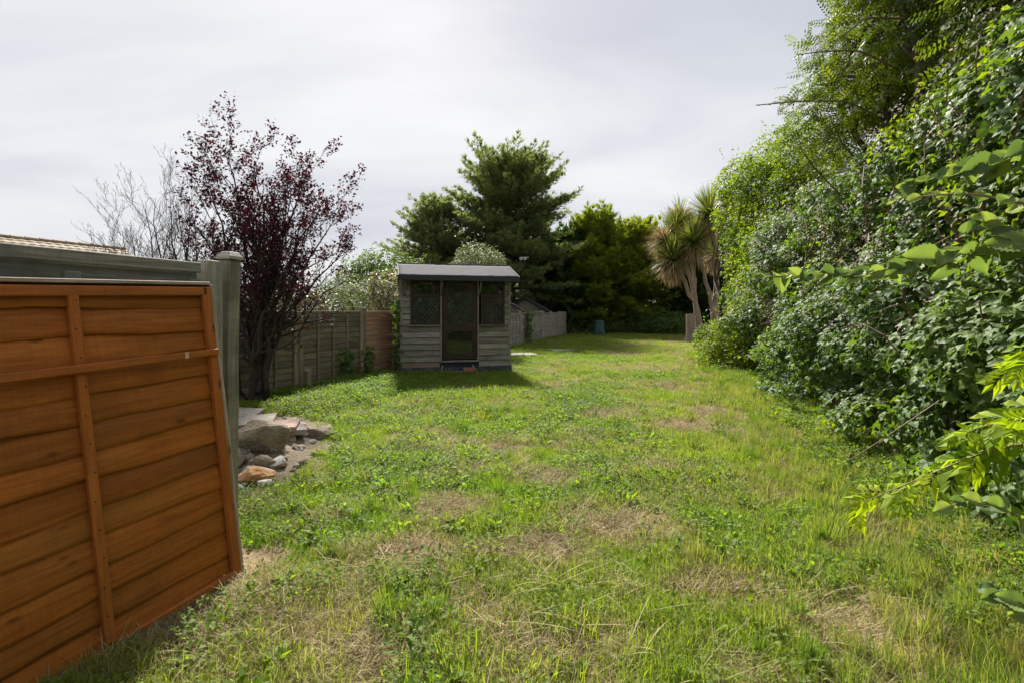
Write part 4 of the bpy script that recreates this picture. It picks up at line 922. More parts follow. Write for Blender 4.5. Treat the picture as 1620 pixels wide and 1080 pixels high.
# --- conifers: whorled boughs carrying flat sprays
def conifer(name, label, base, H, prof, nb, mat, seed, spray=.26, tw=15, sp=6, lift=.30, trunkr=.16, z0=.3, dens=1.0, group=None):
    rng = np.random.default_rng(seed); root = empty(name, base); tag(root, label, 'tree', group)
    tb = MB(); tb.tube([(0, 0, 0), (.03, 0, H*.35), (-.03, .02, H*.7), (0, 0, H*.97)], [trunkr, trunkr*.75, trunkr*.4, .02], 8)
    bb = MB(); PP, AA, NN, SS = [], [], [], []
    for b in range(nb):
        t = ((b+rng.random())/nb)**.85; z = z0+(H*.985-z0)*t; Lb = prof(t)*(.50+.68*rng.random()); az = rng.random()*6.283
        out = np.array([math.cos(az), math.sin(az), 0]); side = np.array([-out[1], out[0], 0])
        el = lift*(.4+1.2*t)+.15*rng.normal()
        n = 7; s = np.linspace(0, 1, n); P = np.array([0, 0, z])+Lb*s[:, None]*out*math.cos(el)+(Lb*(math.sin(el)*s-.22*s**2*(1-t)+.12*s**3))[:, None]*np.array([0, 0, 1])
        P += side*(.08*Lb*np.sin(s*3+rng.random()*6))[:, None]
        bb.tube(P, np.linspace(.02+.012*Lb, .006, n), 4, False)
        m = max(3, int(tw*Lb/2.2)); 
        for q in range(m):
            u = .22+.80*(q+rng.random())/m; u = min(u, 1.0); f = u*(n-1); i_ = min(int(f), n-2); c = P[i_]+(P[i_+1]-P[i_])*(f-i_); d = norm(P[i_+1]-P[i_])
            sg = 1 if q % 2 else -1; tl = (.15+.42*Lb*(1.05-u)*.8)*(.6+.6*rng.random())
            td = norm(d*.75+sg*side*.8+np.array([0, 0, .15*rng.normal()+.05])) if u < .97 else d
            k = max(2, int(sp*(tl/.5+.5)*dens)); w = rng.random(k)
            PP.append(c+td*(tl*w)[:, None]+rng.normal(size=(k, 3))*.05); AA.append(td+.40*rng.normal(size=(k, 3))+np.array([0, 0, .30])); NN.append(np.array([0, 0, 1.])+.45*rng.normal(size=(k, 3))); SS.append(spray*(.6+.7*rng.random(k)))
    k = 40; PP.append(np.array([0, 0, H*.95])+rng.normal(size=(k, 3))*np.array([.08, .08, .25])); AA.append(np.array([0, 0, 1.])+.5*rng.normal(size=(k, 3))); NN.append(rng.normal(size=(k, 3))); SS.append(spray*(.5+.5*rng.random(k)))
    PP, AA, NN, SS = map(np.concatenate, (PP, AA, NN, SS))
    V, T, ti = batch(PP, frames(AA, NN), SS, SPRAY, rng=rng)
    link('trunk', tb.mesh('trunk', M_branch, True), root); link('branches', bb.mesh('branches', M_branch), root); link('crown', mesh('crown', V, [T], mat, {'tint': ti}), root)
    return root
M_con = leaf_mat('cypress_foliage', [(.085, .112, .058), (.138, .175, .085), (.215, .25, .12)], .42, (1.25, 1.3, .6), .7, .12, macro=(.14, .165, .045), mscale=.35, mamt=.5)
M_gold = leaf_mat('golden_cypress_foliage', [(.11, .15, .022), (.18, .225, .03), (.28, .31, .045)], .48, (1.4, 1.4, .4), .7, .12, macro=(.085, .13, .035), mscale=.4, mamt=.6)
M_darkc = leaf_mat('dark_conifer_foliage', [(.03, .058, .02), (.05, .085, .026), (.08, .115, .034)], .3, (1.3, 1.4, .5), .6, .2)
b = at(812, 494, 30.0); H = EYE+(HY-222)/F*30.0
conifer('cypress_tree', 'tall dark green cypress behind the summerhouse', (b[0]-.2, 33.0, 0), H*.985, lambda t: 5.0*(1-math.exp(-(1-t)*12.4/2.6))*(.8+.2*min(t*3, 1))+.25, 330, M_con, 1, .37, 13, 5.6, .36, .3, 2.0)
b = at(690, 494, 31.0); conifer('cypress_tree', 'lower left cypress spreading beside the tall one', (b[0]-.2, 32.5, 0), 8.9, lambda t: 3.5*(1-math.exp(-(1-t)*9.6/2.6))+.3, 200, M_con, 2, .37, 13, 5.6, .40, .2, .8)
for px, d, H, rad, m_, lb, sd in ((945, 35.0, 7.9, 2.9, M_gold, 'golden green conifer right of the tall cypress', 3), (1010, 35.5, 7.4, 2.9, M_gold, 'second golden conifer, just left of the palms', 4), (1085, 36.5, 7.6, 3.0, M_darkc, 'dark conifer rising behind the palms', 5), (888, 35.5, 6.4, 2.9, M_darkc, 'short dark conifer filling the gap behind the far fence', 6), (1160, 37.0, 7.2, 3.2, M_darkc, 'dark conifer behind the bright green tree', 16)):
    b = at(px, 494, d); conifer('conifer_tree', lb, (b[0], d, 0), H, lambda t, r=rad: r*1.15*(1-t)**.38*(.75+.3*min(t*3, 1))+.3, 210 if sd in (3, 4) else 150, m_, sd, .48 if sd in (3, 4) else .58, 14, 6, .6, .18, .15, .9)

# --- blob plants: limbs reaching into uneven clumps of leaves
def blob_points(rng, blobs, n, shell=.55):
    vol = np.array([b[1][0]*b[1][1]+b[1][1]*b[1][2]+b[1][0]*b[1][2] for b in blobs]); ids = rng.choice(len(blobs), n, p=vol/vol.sum())
    C = np.array([b[0] for b in blobs])[ids]; Rr = np.array([b[1] for b in blobs])[ids]
    U = rand_dir(rng, n); rad = 1-shell*rng.random(n)**1.8
    P = C+U*Rr*rad[:, None]; bump = .26*fbm(P[:, 0]*1.6, P[:, 1]*1.6, P[:, 2]*1.6, 71, 2)+.16*fbm(P[:, 0]*4.5, P[:, 1]*4.5, P[:, 2]*4.5, 72, 2)
    P = C+U*Rr*(rad+bump)[:, None]
    gap = fbm(P[:, 0]*2.3, P[:, 1]*2.3, P[:, 2]*2.3, 73, 2)
    k = (gap > -.22) & (P[:, 2] > .02)
    return P[k], norm(U/Rr)[k]
def blob_plant(name, label, cat, base, blobs, n, size, tmpl, mat, seed, barkm=None, up=.45, jit=.75, droop=.3, stems=5, r0=.05, group=None, sprigs=0, part='crown', stuff_above=None):
    rng = np.random.default_rng(seed); root = empty(name, base); tag(root, label, cat, group); base = np.array(base)
    bl = [(np.array(c)-base, np.array(r)) for c, r in blobs]
    P, N_ = blob_points(rng, bl, n)
    if sprigs:      # shoots poking out of the outline
        sp_, sn = blob_points(rng, bl, sprigs, .1); L = .25+.45*rng.random(len(sp_)); k = 9
        d = norm(sn+.5*rand_dir(rng, len(sp_))+np.array([0, 0, .45])); t = np.linspace(0, 1, k)
        Q = (sp_[:, None]+d[:, None]*L[:, None, None]*t[None, :, None]+rng.normal(size=(len(sp_), k, 3))*.03).reshape(-1, 3)
        P = np.concatenate([P, Q]); N_ = np.concatenate([N_, np.repeat(d, k, 0)])
    R = leaf_frames(rng, N_, up, jit, droop)
    V, T, ti = batch(P, R, size*(.6+.7*rng.random(len(P))), tmpl, rng=rng)
    sm = MB()
    for k in range(stems):
        c, r = bl[k % len(bl)]; tip = c+r*rand_dir(rng, 1)[0]*.5; s0 = np.array([rng.normal()*.06, rng.normal()*.06, 0])
        pth = path(s0, tip, rng, 8, np.array([0, 0, .1]), .03); sm.tube(pth, np.linspace(r0, r0*.3, 8), 6)
        for q in range(6):
            e = c+r*rand_dir(rng, 1)[0]*.85; a = pth[3+q % 5]; sm.tube(path(a, e, rng, 5, wob=.05), np.linspace(r0*.4, .006, 5), 4)
    link('stems' if cat != 'tree' else 'trunk', sm.mesh('stems', barkm or M_branch, True), root)
    link(part, mesh(part, V, [T], mat, {'tint': ti}), root)
    return root
M_bright = leaf_mat('bright_green_leaves', [(.085, .135, .011), (.14, .20, .014), (.23, .28, .025)], .52, (1.4, 1.4, .35), .55, .25, macro=(.045, .105, .014), mscale=.7, mamt=.65)
M_olive = leaf_mat('grey_green_leaves', [(.08, .10, .05), (.14, .165, .085), (.23, .24, .14)], .35, (1.2, 1.3, .7), .5, .3, macro=(.06, .09, .04), mscale=.8)
M_mid = leaf_mat('mid_green_leaves', [(.045, .085, .022), (.075, .125, .03), (.13, .17, .05)], .40, (1.4, 1.5, .5), .58, .2)
M_varie = leaf_mat('pale_blossom_leaves', [(.10, .12, .05), (.20, .20, .11), (.46, .40, .30)], .35, (1.2, 1.2, .8), .5, .3)
def B(px, py, d, rx, ry, rz): return (at(px, py, d), (rx, ry, rz))
# beyond the left fence
blob_plant('shrub', 'silvery green shrub rising above the left fence', 'shrub', (*at(560, 494, 15.5)[:2], 0), [B(555, 470, 15.5, 1.0, .9, .85), B(520, 480, 15.2, .7, .8, .55), B(590, 475, 15.8, .6, .7, .6), B(545, 540, 15.5, 1.3, .9, .8)], 11000, .10, NARROW, M_olive, 31, sprigs=60)
blob_plant('shrub', 'cream flowered shrub close to the left of the summerhouse', 'shrub', (*at(610, 494, 14.6)[:2], 0), [B(606, 450, 14.6, .45, .6, .55), B(612, 490, 14.4, .5, .6, .6), B(605, 540, 14.6, .6, .6, .7)], 5500, .11, LEAF, M_varie, 32, sprigs=30)
blob_plant('tree', 'dark green tree left of the cypress, above the silvery shrub', 'tree', (*at(600, 494, 22)[:2], 0), [B(610, 425, 22, 1.5, 1.4, .9), B(575, 435, 22, 1.2, 1.2, .8), B(640, 440, 22.5, 1.0, 1.2, .9), B(600, 480, 22, 1.8, 1.5, 1.2), B(545, 462, 21, .9, 1, .7)], 12000, .14, LEAF, M_mid, 33, sprigs=60, r0=.1)
blob_plant('shrub', 'rounded pale green shrub top directly behind the summerhouse roof', 'shrub', (*at(757, 494, 18)[:2], 0), [B(757, 410, 18, .85, .9, .65), B(775, 420, 18, .7, .8, .6), B(735, 425, 18, .6, .8, .5), B(757, 460, 18, 1.1, 1, 1.0)], 10000, .11, NARROW, M_olive, 34, sprigs=50, r0=.07)
blob_plant('shrub', 'brownish shrub beyond the left fence, right of the purple tree', 'shrub', (*at(480, 494, 14)[:2], 0), [B(480, 468, 14, .6, .7, .5), B(455, 480, 14, .5, .6, .4), B(490, 500, 14, .9, .7, .6)], 3500, .09, LEAF, leaf_mat('brown_green_leaves', [(.05, .035, .025), (.09, .07, .04), (.13, .11, .06)], .3), 35, sprigs=30)
# under the far conifers
for px, d, w, h, sd, lb in ((905, 33.2, 1.3, 1.1, 41, 'dark undergrowth at the end of the far fence'), (985, 33.4, 1.5, 1.0, 42, 'dark ivy mound right of the compost bin'), (1035, 32.5, 1.4, 1.3, 43, 'dark green bush left of the upright log'), (1065, 31.5, 1.2, 1.5, 44, 'leafy dark bush in the shade behind the log')):
    b = at(px, 494, d); blob_plant('undergrowth_bush', lb, 'shrub', (b[0], d, 0), [((b[0], d, h*.45), (w, .9, h*.6)), ((b[0]+.8, d+.3, h*.4), (w*.8, .8, h*.5)), ((b[0]-.7, d+.2, h*.35), (w*.7, .8, h*.45))], 5000, .13, LEAF, M_mid, sd, sprigs=20)

b = at(985, 494, 39.5)
blob_plant('boundary_hedge', 'dark tall hedge closing the garden behind the far conifers', 'hedge', (b[0], 39.5, 0), [((b[0]+dx, 39.5+.5*math.sin(dx*2), 1.5), (1.9, 1.0, 2.0)) for dx in np.arange(-13, 14, 2.2)], 9000, .42, LEAF, M_darkc, 45, stems=13, r0=.06)
# --- cabbage palms
def sword(rng, n, L, w, el0, el1, droop):
    az = rng.random(n)*6.283; el = el0+(el1-el0)*rng.random(n); l = L*(.75+.4*rng.random(n)); seg = 4
    D = np.stack([np.cos(az)*np.cos(el), np.sin(az)*np.cos(el), np.sin(el)], 1); S = np.stack([-np.sin(az), np.cos(az), 0*az], 1)
    rows = []; p = D*.05; dr = droop*(.4+rng.random(n))
    for k in range(seg+1):
        t = k/seg; wd = w*(.55+.9*t-1.35*t*t) if k < seg else .002
        rows.append(p-S*wd/2); rows.append(p+S*wd/2)
        d = norm(D+np.array([0, 0, -1.])*(dr*t*t)[:, None]); p = p+d*(l/seg)[:, None]
    V = np.stack(rows, 1); k = V.shape[1]; b = (np.arange(n)*k)[:, None]
    q = np.concatenate([b+np.array([[2*j, 2*j+1, 2*j+3, 2*j+2]]) for j in range(seg)])
    return V.reshape(-1, 3), q, np.repeat(rng.random(n), k)
M_sword = leaf_mat('palm_leaves', [(.08, .115, .035), (.14, .175, .05), (.23, .24, .085)], .35, (1.3, 1.3, .5), .4, .4)
M_skirt = leaf_mat('dead_palm_leaves', [(.22, .165, .09), (.33, .255, .145), (.44, .355, .22)], .3, (1.1, 1.0, .8), .7, .2)
def palm(label, base, stems, seed):
    rng = np.random.default_rng(seed); root = empty('cabbage_palm', base); tag(root, label, 'palm tree', 'cabbage palms at the end of the lawn'); base = np.array(base)
    for (tip, r0, L, ng, ndead) in stems:
        tip = np.array(tip)-base
        s0 = np.array([rng.normal()*.1, rng.normal()*.1, -.05]); pth = path(s0, tip, rng, 9, np.array([(s0[0]-tip[0])*.18, 0, .0]), .012)
        mb = MB(); mb.tube(pth, np.linspace(r0*.85, r0*.5, 9)*(1+.06*rng.normal(size=9)), 10); link('trunk', mb.mesh('trunk', M_palmbark, True), root)
        V, q, ti = sword(rng, int(ng*1.3), L*1.15, .065, -.45, 1.5, .45); link('leaf_head', mesh('leaf_head', V+tip, [q], M_sword, {'tint': ti}), root)
        V, q, ti = sword(rng, int(ndead*1.7), L*1.05, .06, -1.35, .12 if ndead < 300 else .9, .9); link('dead_leaf_skirt', mesh('dead_leaf_skirt', V+tip-np.array([0, 0, .12]), [q], M_skirt, {'tint': ti}), root)
def P3(px, py, d): return at(px, py, d)
b1 = at(1107, 494, 25.0); b2 = at(1133, 494, 24.6); b3 = at(1152, 494, 25.5)
palm('leftmost cabbage palm with a big tan skirt of dead leaves', (b1[0], b1[1], 0), [(P3(1068, 365, 24.6), .17, 1.05, 220, 240), (P3(1064, 412, 23.2), .13, 1.05, 300, 200), (P3(1075, 345, 25.6), .12, 1.05, 50, 330), (P3(1052, 378, 24.2), .09, 1.05, 20, 330)], 51)
palm('middle cabbage palm with forked pale trunk and green heads', (b2[0], b2[1], 0), [(P3(1122, 342, 23.6), .19, 1.25, 340, 120), (P3(1098, 385, 23.0), .13, 1.1, 320, 110), (P3(1130, 400, 24.9), .10, .9, 60, 160)], 52)
palm('rightmost cabbage palm, half hidden by the bright green tree', (b3[0], b3[1], 0), [(P3(1150, 330, 25.6), .15, 1.05, 160, 150), (P3(1168, 395, 25.2), .11, .9, 60, 150)], 53)

# --- right-hand side: bright green tree and shrub
blob_plant('tree', 'bright yellow green tree right of the palms', 'tree', (6.9, 16.2, 0),
           [B(1180, 290, 16.5, .95, 1.2, .9), B(1160, 330, 16.5, .6, 1.0, .9), B(1215, 300, 15, 1.0, 1.3, 1.2), B(1180, 380, 15.5, .75, 1.1, 1.1), B(1225, 400, 13.5, .95, 1.2, 1.2), B(1165, 450, 15.8, .45, .9, .9), B(1205, 470, 13, .8, 1.2, 1.0), B(1260, 250, 14.0, 1.2, 1.4, 1.0), B(1300, 330, 13, 1.4, 1.5, 1.5)],
           46000, .105, leaf_t(.5), M_bright, 61, sprigs=220, r0=.09, stems=9)
blob_plant('shrub', 'low bright green bush before the upright log', 'shrub', (5.25, 12.6, 0),
           [B(1150, 545, 12.6, .62, .7, .75), B(1128, 565, 12.9, .42, .6, .5), B(1185, 520, 12.2, .6, .8, .9), B(1165, 585, 12.0, .6, .6, .35), B(1120, 540, 13.6, .35, .5, .5), B(1200, 570, 11.8, .5, .6, .5)],
           17000, .075, leaf_t(.5), M_bright, 62, sprigs=90, r0=.03)

# --- tall feathery leaved tree over the hedge
M_feather = leaf_mat('feathery_leaves', [(.055, .09, .014), (.10, .145, .018), (.17, .20, .03)], .45, (1.4, 1.4, .4), .55, .22, macro=(.03, .06, .02), mscale=.9, mamt=.5)
ft = blob_plant('tree', 'tall tree with feathery leaves above the brambles at top right', 'tree', (5.7, 5.6, 0),
           [((4.75, 6.2, 4.9), (.75, 1.0, .9)), ((4.75, 5.6, 5.7), (.8, 1.1, .9)), ((5.0, 4.6, 4.6), (.8, 1.0, 1.0)), ((5.1, 7.3, 4.6), (.9, 1.1, .8)), ((5.2, 5.5, 6.6), (1.1, 1.3, 1.0)), ((4.6, 4.2, 4.2), (.5, .8, .7)), ((5.3, 3.6, 4.9), (1.0, 1.2, 1.2)), ((5.0, 3.0, 3.7), (.7, .9, .9)), ((5.6, 4.8, 3.6), (1.0, 1.6, 1.3)), ((5.8, 6.4, 5.4), (1.2, 1.5, 1.3))],
           16000, .26, PINN, M_feather, 63, up=.5, jit=.6, sprigs=80, r0=.085, stems=10)

# --- bramble hedge
M_bram = leaf_mat('bramble_leaves', [(.040, .080, .024), (.068, .120, .032), (.12, .175, .05)], .34, (1.4, 1.5, .45), .55, .17, macro=(.10, .15, .022), mscale=1.1, mamt=.5)
M_flower = leaf_mat('bramble_blossom', [(.30, .22, .19), (.40, .32, .28), (.50, .43, .38)], .3, (1, 1, 1), .7, .2)
M_cane = wood_mat('bramble_cane_bark', (.10, .055, .04), (.19, .13, .08), rough=.7, axis='Z', var=0)
bram = empty('bramble_hedge', (float(hedge_x(4.0)), 4.0, 0)); tag(bram, 'tall overgrown bramble hedge along the right side of the lawn', 'hedge'); B0 = np.array([float(hedge_x(4.0)), 4.0, 0.0])
T3 = np.array([.296, .955, 0]); N3 = np.array([HN[0], HN[1], 0])
def htop(y): return 3.75+.35*fbm(y*.5, y*0, 0, 61, 2)+.35*np.clip((y-5)/6, 0, 1)-np.clip((y-11)/3, 0, 1)*1.6
def hface(y, z):
    near = np.clip((y-2.0)/3.5, 0, 1)
    b = -.22*(1-near)+(.35+.65*near)*.62*fbm(y*.7, z*.8, 0, 62, 3)+.24*fbm(y*2.3, z*2.3, 0, 63, 2)
    hol = np.clip((fbm(y*1.15+5, z*1.3, 0, 68, 2)-.12)*4, 0, 1); b = b-.42*hol
    b = b+.22*np.exp(-((z-.9)/.7)**2)-.30*np.clip(.35-z, 0, 1)
    top = htop(y); q = np.clip((z-(top-1.6))/1.6, 0, 1.2)
    return b-.75*q**2
def hedge_pts(rng, n, y0=-.6, y1=13.2, sh=.34):
    y = y0+(y1-y0)*rng.random(n); z = .05+(htop(y)-.05)*rng.random(n)**.95; dep = -sh*np.log(1-rng.random(n)*.93)-.06
    off = hface(y, z)-dep
    P = np.stack([hedge_x(y)+HN[0]*off, y+HN[1]*off, z], 1)
    e = .12; gy_ = (hface(y+e, z)-hface(y-e, z))/(2*e); gz_ = (hface(y, z+e)-hface(y, z-e))/(2*e)
    Nn = norm(N3-gy_[:, None]*T3*.8-gz_[:, None]*np.array([0, 0, 1.])*.8)
    return P, Nn, dep, y, z
rng = np.random.default_rng(64)
P, Nn, dep, y, z = hedge_pts(rng, 62000)
gap = fbm(P[:, 0]*2.6, P[:, 1]*2.6, P[:, 2]*2.6, 65, 2); k = (gap > -.12) | (dep > .30); P, Nn, dep = P[k], Nn[k], dep[k]
R = leaf_frames(rng, Nn, .42, .55, .35); S = (.104+.035*np.clip((5.5-P[:, 1])/3, 0, 1))*(.6+.7*rng.random(len(P)))
V, T, ti = batch(P-B0, R, S, TRIF, rng=rng)
fo = link('foliage', mesh('foliage', V, [T], M_bram, {'tint': ti}), bram); fo['kind'] = 'stuff'
# a lighter climber and dead stems mixed through the brambles
Pl, Nl, dl, yl, zl = hedge_pts(rng, 26000, -.4, 13, .10); kl = fbm(yl*.9+40, zl*1.1, 0, 66, 3) > .30; Pl, Nl = Pl[kl]+N3*.05, Nl[kl]
V, T, ti = batch(Pl-B0, leaf_frames(rng, Nl, .45, .7, .3), .07*(.6+.7*rng.random(len(Pl))), leaf_t(.5), rng=rng)
cl_ = link('climber_foliage', mesh('climber_foliage', V, [T], M_bright, {'tint': ti}), bram); cl_['kind'] = 'stuff'
# big inner leaves and stems so that the hedge has body
P2, N2, dep2, _, _ = hedge_pts(rng, 9000, sh=.5); P2 = P2-N3*.35
Pb, Nb, _, _, _ = hedge_pts(rng, 9000, -8.5, -.6, .3); P2 = np.concatenate([P2, Pb]); N2 = np.concatenate([N2, Nb])     # the hedge goes on behind the camera
V, T, ti = batch(P2-B0, leaf_frames(rng, N2, .3, .8, .3), .17*(.6+.7*rng.random(len(P2))), ROUND, tint=rng.random(len(P2))*.4, rng=rng)  # only the darker tints here: inner shade of the hedge put into leaf colour
io = link('inner_foliage', mesh('inner_foliage', V, [T], M_bram, {'tint': ti}), bram); io['kind'] = 'stuff'
mb = MB()
for k in range(140):
    y_ = -.4+13*rng.random(); r_ = np.array([float(hedge_x(y_))+.25, y_, 0]); z1 = 1.2+2.6*rng.random(); o_ = float(hface(np.array([y_]), np.array([z1]))[0])
    e = np.array([float(hedge_x(y_)), y_, z1])+N3*(o_+.05+.25*rng.random())+T3*rng.normal()*.6; mb.tube(path(r_, e, rng, 8, np.array([.1, 0, .5]), .04)-B0, np.linspace(.011, .004, 8), 5)
link('canes', mb.mesh('canes', M_cane), bram)
# blossom sprays
nsp = 150; P3_, N3_, _, yy, zz = hedge_pts(rng, nsp*3, 2.0, 12.5, .02); kk = (zz > 1.3)[:]; P3_, N3_ = P3_[kk][:nsp], N3_[kk][:nsp]
Q = (P3_[:, None]+N3_[:, None]*.06+rng.normal(size=(len(P3_), 16, 3))*.045).reshape(-1, 3); n = len(Q)
V, T, ti = batch(Q-B0, leaf_frames(rng, np.repeat(N3_, 16, 0), .4, .8, 0), .020+.014*rng.random(n), ROUND, rng=rng)
bo = link('blossom', mesh('blossom', V, [T], M_flower, {'tint': ti}), bram); bo['kind'] = 'stuff'
# the nearest bramble leaves, one by one
tm = []
for k in range(4):
    Vt, Tt = TRIF; tm.append(mesh('leaf', Vt*(1+.08*rng.normal(size=Vt.shape)), [Tt], M_bram, {'tint': np.full(len(Vt), .25+.2*k)}))
P4, N4, _, yy, zz = hedge_pts(rng, 6000, 1.5, 7.0, .02); kk = (zz < 3.2) & (yy > 1.8); P4, N4, yy = P4[kk], N4[kk], yy[kk]; od = np.argsort(yy+rng.random(len(yy))*3.5)[:300]
R4 = leaf_frames(rng, N4[od], .45, .5, .35)
for k, i_ in enumerate(od):
    o = link('leaf', tm[k % 4], bram); M_ = Matrix([[*R4[k][a], (P4[i_]+N3*.05-B0)[a]] for a in range(3)]+[[0, 0, 0, 1]]); o.matrix_local = M_ @ Matrix.Scale(.10*(.75+.5*rng.random()), 4)

# long arching canes against the sky
def cane(label, pts, mat_leaf, tmpl, size, nleaf, seed, group='bramble shoots reaching out of the hedge', r=.006, name='bramble_shoot', stemm=None):
    rng = np.random.default_rng(seed); pts = np.array(pts, float); t = np.linspace(0, 1, 22); tt = np.linspace(0, 1, len(pts))
    Pc = np.stack([np.interp(t, tt, pts[:, a]) for a in range(3)], 1); Pc[1:-1] = (Pc[:-2]+2*Pc[1:-1]+Pc[2:])/4; Pc[1:-1] = (Pc[:-2]+2*Pc[1:-1]+Pc[2:])/4
    root = empty(name, Pc[0]); tag(root, label, 'shoot', group)
    link('stem', MB().tube(Pc-Pc[0], np.linspace(r, r*.35, 22), 6).mesh('stem', stemm or M_cane, True), root)
    Vt, Tt = tmpl
    def bent(Vt):
        if len(Vt) < 100: return Vt*(1+.05*rng.normal(size=Vt.shape))
        W = Vt.copy(); a, b_, c_, ph = rng.normal(size=4); W[:, 2] += .16*a*W[:, 0]*W[:, 1]+.05*np.sin(W[:, 1]*7+ph)*np.abs(W[:, 0])*2+.10*b_*W[:, 1]**2; W[:, 0] += .10*c_*W[:, 1]**2; W[:, 2] += .02*fbm(W[:, 0]*6+ph*9, W[:, 1]*6, 0, 3, 2); return W
    mms = [mesh('leaf', bent(Vt), [Tt], mat_leaf, {'tint': np.full(len(Vt), q)+(BIGA if len(Vt) > 100 else 0)}, smooth=len(Vt) > 100) for q in (.1, .35, .6, .8)]
    for k in range(nleaf):
        u = .06+.93*(k+.5)/nleaf; f = u*21; i_ = min(int(f), 20); c = Pc[i_]+(Pc[i_+1]-Pc[i_])*(f-i_); d = norm(Pc[i_+1]-Pc[i_]); sg = 1 if k % 2 else -1
        side = norm(np.cross(d, np.array([0, 0, 1.]))); ax = d*.55+sg*side*.75+np.array([0, 0, -.12])+.28*rng.normal(size=3)
        nz = np.array([-.35, -.85, .75])+.30*rng.normal(size=3)
        Rm = frames(ax[None], nz[None])[0]; s = size*(1.0-.45*u)*(.75+.45*rng.random())
        o = link('leaf', mms[rng.integers(0, 4)], root); o.matrix_local = Matrix([[*Rm[a], (c-Pc[0])[a]] for a in range(3)]+[[0, 0, 0, 1]]) @ Matrix.Scale(s, 4)
    return root
cane('long thin bramble shoot pointing left against the sky', [at(1400, 190, 5.6), at(1340, 160, 5.2), at(1270, 160, 5.0), at(1196, 167, 4.9)], M_bram, LEAF, .10, 22, 1, r=.013)
cane('uppermost thin shoot crossing the sky at the hedge top', [at(1430, 30, 4.9), at(1370, 28, 4.8), at(1330, 60, 4.8), at(1295, 92, 4.8)], M_bram, LEAF, .09, 18, 2, r=.012)
cane('second thin shoot pointing left below the hedge top', [at(1420, 110, 5.3), at(1360, 80, 5.1), at(1300, 82, 5.0), at(1262, 87, 5.0)], M_bram, LEAF, .09, 18, 3, r=.011)
cane('reddish bramble cane arching down towards the long grass', [at(1520, 610, 3.6), at(1440, 665, 3.5), at(1380, 705, 3.5), at(1330, 735, 3.5)], M_bram, TRIF, .09, 5, 4, r=.007)
# broad leaved vine shoots, every leaf its own
def big_leaf():
    n = 17; m = 9; V = []; T = []; A = []
    for i_ in range(n):
        t = i_/(n-1); w = .40*math.sin(math.pi*min(1, t**.70))**.75*(1-.15*t)+.004; ser = (.085 if i_ % 2 else -.06)
        for j_ in range(m):
            s = -1+2*j_/(m-1); ed = 1+ser*(abs(s) > .9)
            lift = .20*abs(s)**1.3-.30*t**2.2+.022*math.cos(i_*math.pi)*(abs(s) > .2)*(abs(s) < .95)
            V.append((s*w*ed, t+.10*abs(s)*(1-t)-.03, lift)); A.append(.22 if j_ == m//2 else (.07 if (i_ % 2 == 0 and 0 < j_ < m-1) else 0))
    T = [(i_*m+j_, i_*m+j_+1, (i_+1)*m+j_+1, (i_+1)*m+j_) for i_ in range(n-1) for j_ in range(m-1)]
    return np.array(V), np.array(T), np.array(A)
BIGV, BIGT, BIGA = big_leaf(); BIG = (BIGV, BIGT)
M_vine = leaf_mat('vine_leaves', [(.085, .135, .06), (.125, .185, .075), (.17, .235, .08), (.27, .31, .11)], .38, (1.3, 1.35, .5), .6, .12)
M_vstem = wood_mat('vine_stem_bark', (.15, .115, .055), (.24, .19, .09), rough=.7, axis='Z', var=0)
VG = 'broad leaved vine shoots reaching over the hedge'
cane('longest vine shoot with broad pale green leaves, reaching far left', [at(1700, 372, 2.15), at(1600, 392, 2.19), at(1480, 410, 2.32), at(1380, 432, 2.49), at(1280, 436, 2.67), at(1195, 440, 2.75)], M_vine, BIG, .165, 46, 11, VG, .010, 'vine_shoot', M_vstem)
cane('nearly bare hairy vine stem pointing left above the longest shoot', [at(1700, 345, 2.06), at(1620, 322, 2.15), at(1530, 305, 2.24), at(1450, 312, 2.41), at(1385, 317, 2.49)], M_vine, BIG, .10, 9, 12, VG, .008, 'vine_shoot', M_vstem)
cane('upper vine shoot with broad leaves at the right edge', [at(1700, 215, 2.24), at(1620, 238, 2.32), at(1540, 262, 2.49), at(1480, 285, 2.67), at(1430, 292, 2.75)], M_vine, BIG, .155, 24, 13, VG, .008, 'vine_shoot', M_vstem)
cane('vine shoot with broad leaves close to the right edge below the longest one', [at(1720, 470, 1.89), at(1640, 400, 1.98), at(1590, 365, 2.15), at(1540, 350, 2.24)], M_vine, BIG, .16, 18, 14, VG, .008, 'vine_shoot', M_vstem)
cane('low vine shoot with rounded dark leaves at the bottom right corner', [at(1720, 1000, 1.68), at(1640, 965, 1.72), at(1590, 945, 1.81), at(1560, 930, 1.89)], M_vine, BIG, .10, 12, 15, VG, .006, 'vine_shoot', M_vstem)
cane('small vine shoot with three large leaves above the straw at right', [at(1640, 830, 1.98), at(1580, 800, 2.02), at(1530, 792, 2.06), at(1500, 800, 2.11)], M_vine, BIG, .11, 9, 16, VG, .005, 'vine_shoot', M_vstem)
